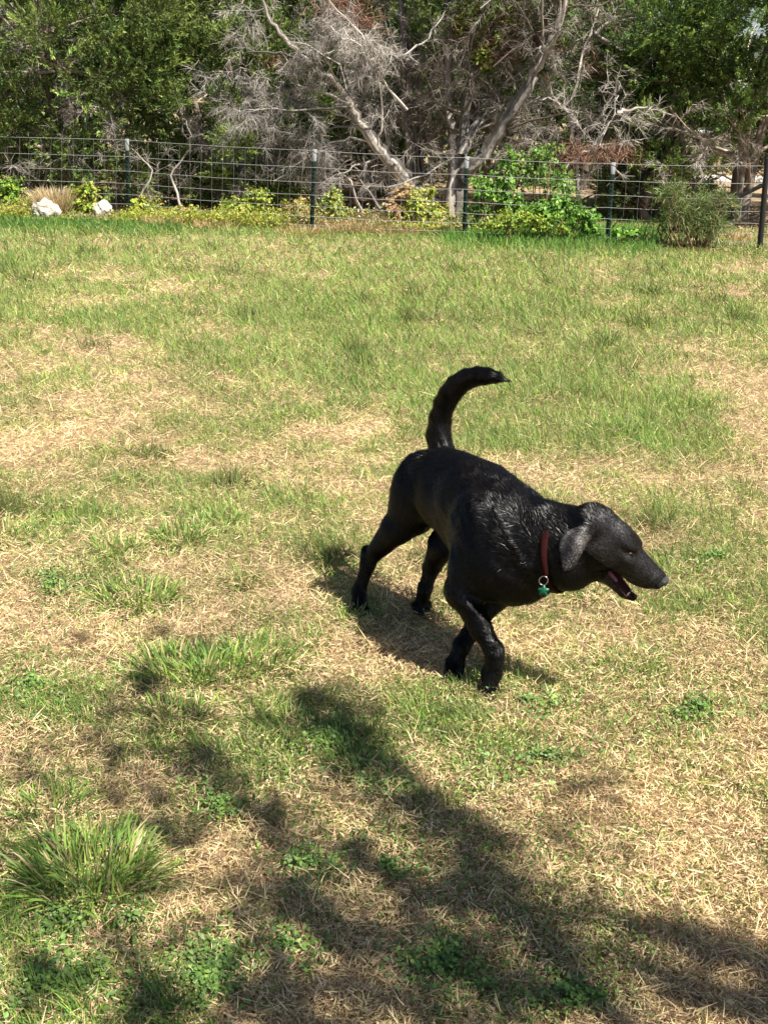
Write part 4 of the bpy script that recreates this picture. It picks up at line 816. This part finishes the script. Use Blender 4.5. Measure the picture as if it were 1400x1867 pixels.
rock(85, 384, 27, 19, 1.0, 'larger white limestone rock under the dry bunch grass'); rock(188, 384, 20, 17, 4.2, 'smaller tilted white rock just left of the first fence post')
# leaf litter behind the fence
litter = Pile(); n = 22000; x = rng.uniform(-9, 9, n); y = rng.uniform(14.3, 19, n); k = y > 15.1-.19*(x+5)*.9; x, y = x[k], y[k]; n = len(x)
litter.blades(np.stack([x, y, np.zeros(n)], 1), dirs(n, -5, 55), rng.uniform(.04, .12, n), np.full(n, .011), pick(np.array([(.30, .20, .12), (.20, .13, .08), (.42, .32, .20), (.14, .09, .05)]), n), seg=2, droop=.1)
tag(litter.build('leaf_litter', m_grass), 'brown dead grass and leaf litter under the trees', 'litter', kind='stuff')
# white building and pale drive glimpsed through the right junipers
m_wall = mat('white_siding', (.80, .81, .84), .6, .3, noise=(3, .05)); m_roof = mat('grey_roofing', (.30, .30, .31), .7, .3, noise=(10, .15)); m_win = mat('dark_glass', (.03, .04, .05), .1, .6); m_drive = mat('concrete', (.62, .57, .50), .9, .2, noise=(2, .12))
bl = empty('white_building', (11, 33, 0)); tag(bl, 'white building glimpsed between the boughs of the right junipers', 'building')
P = Pile(); P.box((7.3, 33, 0), (19, 40, 3.3)); child(P.build('wall', m_wall), bl)
P = Pile(); P.box((7.0, 32.7, 3.3), (19.3, 40.3, 3.5)); child(P.build('roof', m_roof), bl)
for x0 in (8.6, 11.4, 14.4):
    P = Pile(); P.box((x0, 32.95, 1.0), (x0+1.0, 32.99, 2.2)); wn = P.build('window', m_win); child(wn, bl)
    P = Pile(); P.box((x0-.08, 32.92, 2.204), (x0+1.08, 32.985, 2.3)); P.box((x0-.08, 32.92, .9), (x0+1.08, 32.985, .996)); P.box((x0+.47, 32.92, 1.0), (x0+.53, 32.945, 2.2)); fr = P.build('window_frame', m_wall); child(fr, wn)
P = Pile(); a = gpt(1150, 330); b_ = gpt(1500, 327); P.add(np.array([(5, 26.4, -.002), (24, 26.4, -.002), (24, 28.8, -.002), (5, 28.8, -.002)]), [np.array([[0, 1, 2, 3]])], np.zeros((0, 3), int), np.ones((4, 3))); tag(P.build('path', m_drive), kind='structure')
# ---------------------------------------------------------------- the oak behind the photographer that dapples the foreground
SHADE = [(235, 1240, 75, 40, 40), (330, 1190, 50, 30, 18), (130, 1350, 70, 35, 18), (600, 1330, 60, 40, 62), (680, 1400, 65, 40, 70), (780, 1500, 70, 45, 75), (880, 1650, 55, 50, 110), (850, 1570, 50, 40, 50),
 (1210, 1720, 80, 28, 80), (1340, 1750, 90, 30, 100), (1320, 1840, 110, 40, 140), (1180, 1790, 60, 24, 25), (560, 1690, 100, 60, 80), (470, 1830, 110, 50, 95), (640, 1820, 70, 40, 35), (650, 1580, 60, 35, 32), (340, 1400, 80, 50, 38), (440, 1470, 70, 45, 34),
 (310, 1530, 50, 40, 18), (20, 1590, 30, 50, 14), (770, 1640, 70, 35, 50), (200, 1740, 36, 14, 16), (840, 1800, 60, 50, 30), (60, 1790, 60, 40, 16), (250, 1850, 80, 26, 26), (960, 1830, 60, 30, 12)]
oak = empty('oak_tree', (3.6, -2.0, 0)); tag(oak, 'spreading oak behind the camera whose leaves dapple the near lawn with shade', 'tree')
rg = np.random.default_rng(19); lf = Pile(); br = Pile(); OAK = np.array([(.07, .12, .03), (.10, .16, .04), (.05, .09, .025)])
hub = np.array([3.0, -1.2, 2.6]); br.tube([(3.6, -2.0, -.1), (3.5, -1.8, 1.2), hub, (2.9, -1.15, 3.6), (3.05, -1.5, 4.6), (3.2, -1.9, 5.6)], [.24, .19, .16, .12, .08, .03], 12, (.20, .17, .14), .08, rg)
S1 = SUN/SUN[2]
for u, v, ru, rv, n in SHADE:
    h_ = rg.uniform(3.3, 5.0); g0 = gpt(u, v); c = g0+S1*h_; ax_ = gpt(u+ru, v)-g0; ay_ = gpt(u, v-rv)-g0
    n = int(n*1.4); nc = max(4, n//8); s = (lambda t, w: np.stack([t+w, -t+w*.6], 1))(rg.normal(0, .55, nc), rg.normal(0, .26, nc))[rg.integers(0, nc, n)]+rg.normal(0, .15, (n, 2)); P = c+ax_*s[:, :1]+ay_*s[:, 1:]+S1*rg.normal(0, .18, (n, 1))
    lf.leaves(P, norm(rg.normal(size=(n, 3))*.7+[0, 0, .8]), rg.uniform(.022, .045, n), rg.uniform(.3, .5, n), pick(OAK, n, rg), rg)
    j = rg.uniform(0, .5); q0 = hub*(1-j)+np.array([3.05, -1.5, 4.6])*j; mid = (q0+c)/2+rg.normal(0, .1, 3); t = np.linspace(0, 1, 8)[:, None]
    br.tube((1-t)**2*q0+2*t*(1-t)*mid+t*t*c, np.linspace(.013, .004, 8), 5, (.18, .15, .12))
# the heavy limb whose straight shadow lies at the bottom of the frame
a = gpt(925, 1690)+S1*3.9; b = gpt(1085, 1867)+S1*3.5; c = gpt(1260, 2050)+S1*3.1; br.tube([hub, c, b, (a+b)/2, a, a+(a-b)*.4], [.06, .036, .030, .027, .022, .008], 8, (.20, .17, .14), .06, rg)
for path in ([(130, 1290), (330, 1330), (520, 1330), (640, 1370), (740, 1470), (830, 1560), (900, 1650), (1000, 1760)], [(20, 1620), (260, 1640), (480, 1660), (700, 1690), (900, 1760), (1080, 1840)], [(1120, 1700), (1260, 1730), (1400, 1790), (1500, 1860)], [(300, 1400), (430, 1480), (600, 1560), (760, 1620), (880, 1700)], [(640, 1370), (600, 1300), (540, 1270)]):
    q = np.array([gpt(*p)+S1*4.1 for p in path[::-1]])+rg.normal(0, .015, (len(path), 3)); br.tube(q, np.linspace(.011, .004, len(q)), 5, (.18, .15, .12)); i_ = rg.integers(0, len(q)-1, 150); f_ = rg.random((150, 1)); P = q[i_]*(1-f_)+q[i_+1]*f_+rg.normal(0, .045, (150, 3)); lf.leaves(P, norm(rg.normal(size=(150, 3))*.7+[0, 0, .8]), rg.uniform(.018, .036, 150), rg.uniform(.3, .5, 150), pick(OAK, 150, rg), rg)
for _ in range(230):
    u, v = rg.uniform(-60, 1150), rg.uniform(1250, 1900)
    if rg.random() < (v-1200)/650-.35*max(0, (u-900)/300): P = gpt(u, v)+S1*rg.uniform(3.2, 4.8)+rg.normal(0, .035, (7, 3)); lf.leaves(P, norm(rg.normal(size=(7, 3))*.7+[0, 0, .8]), rg.uniform(.02, .04, 7), rg.uniform(.3, .5, 7), pick(OAK, 7, rg), rg)
# the upper crown, outside the light that reaches the lawn in view
n = 9000; d = sphere_dirs(n, rg); P = np.array([3.6, -2.6, 5.0])+d*np.array([2.6, 1.7, 1.5])*rg.uniform(.3, 1, (n, 1))
lf.leaves(P, norm(rg.normal(size=(n, 3))+[0, 0, .6]), rg.uniform(.025, .045, n), rg.uniform(.3, .5, n), pick(OAK, n, rg), rg)
child(br.build('trunk', m_bark), oak); child(lf.build('crown', m_leaf), oak)
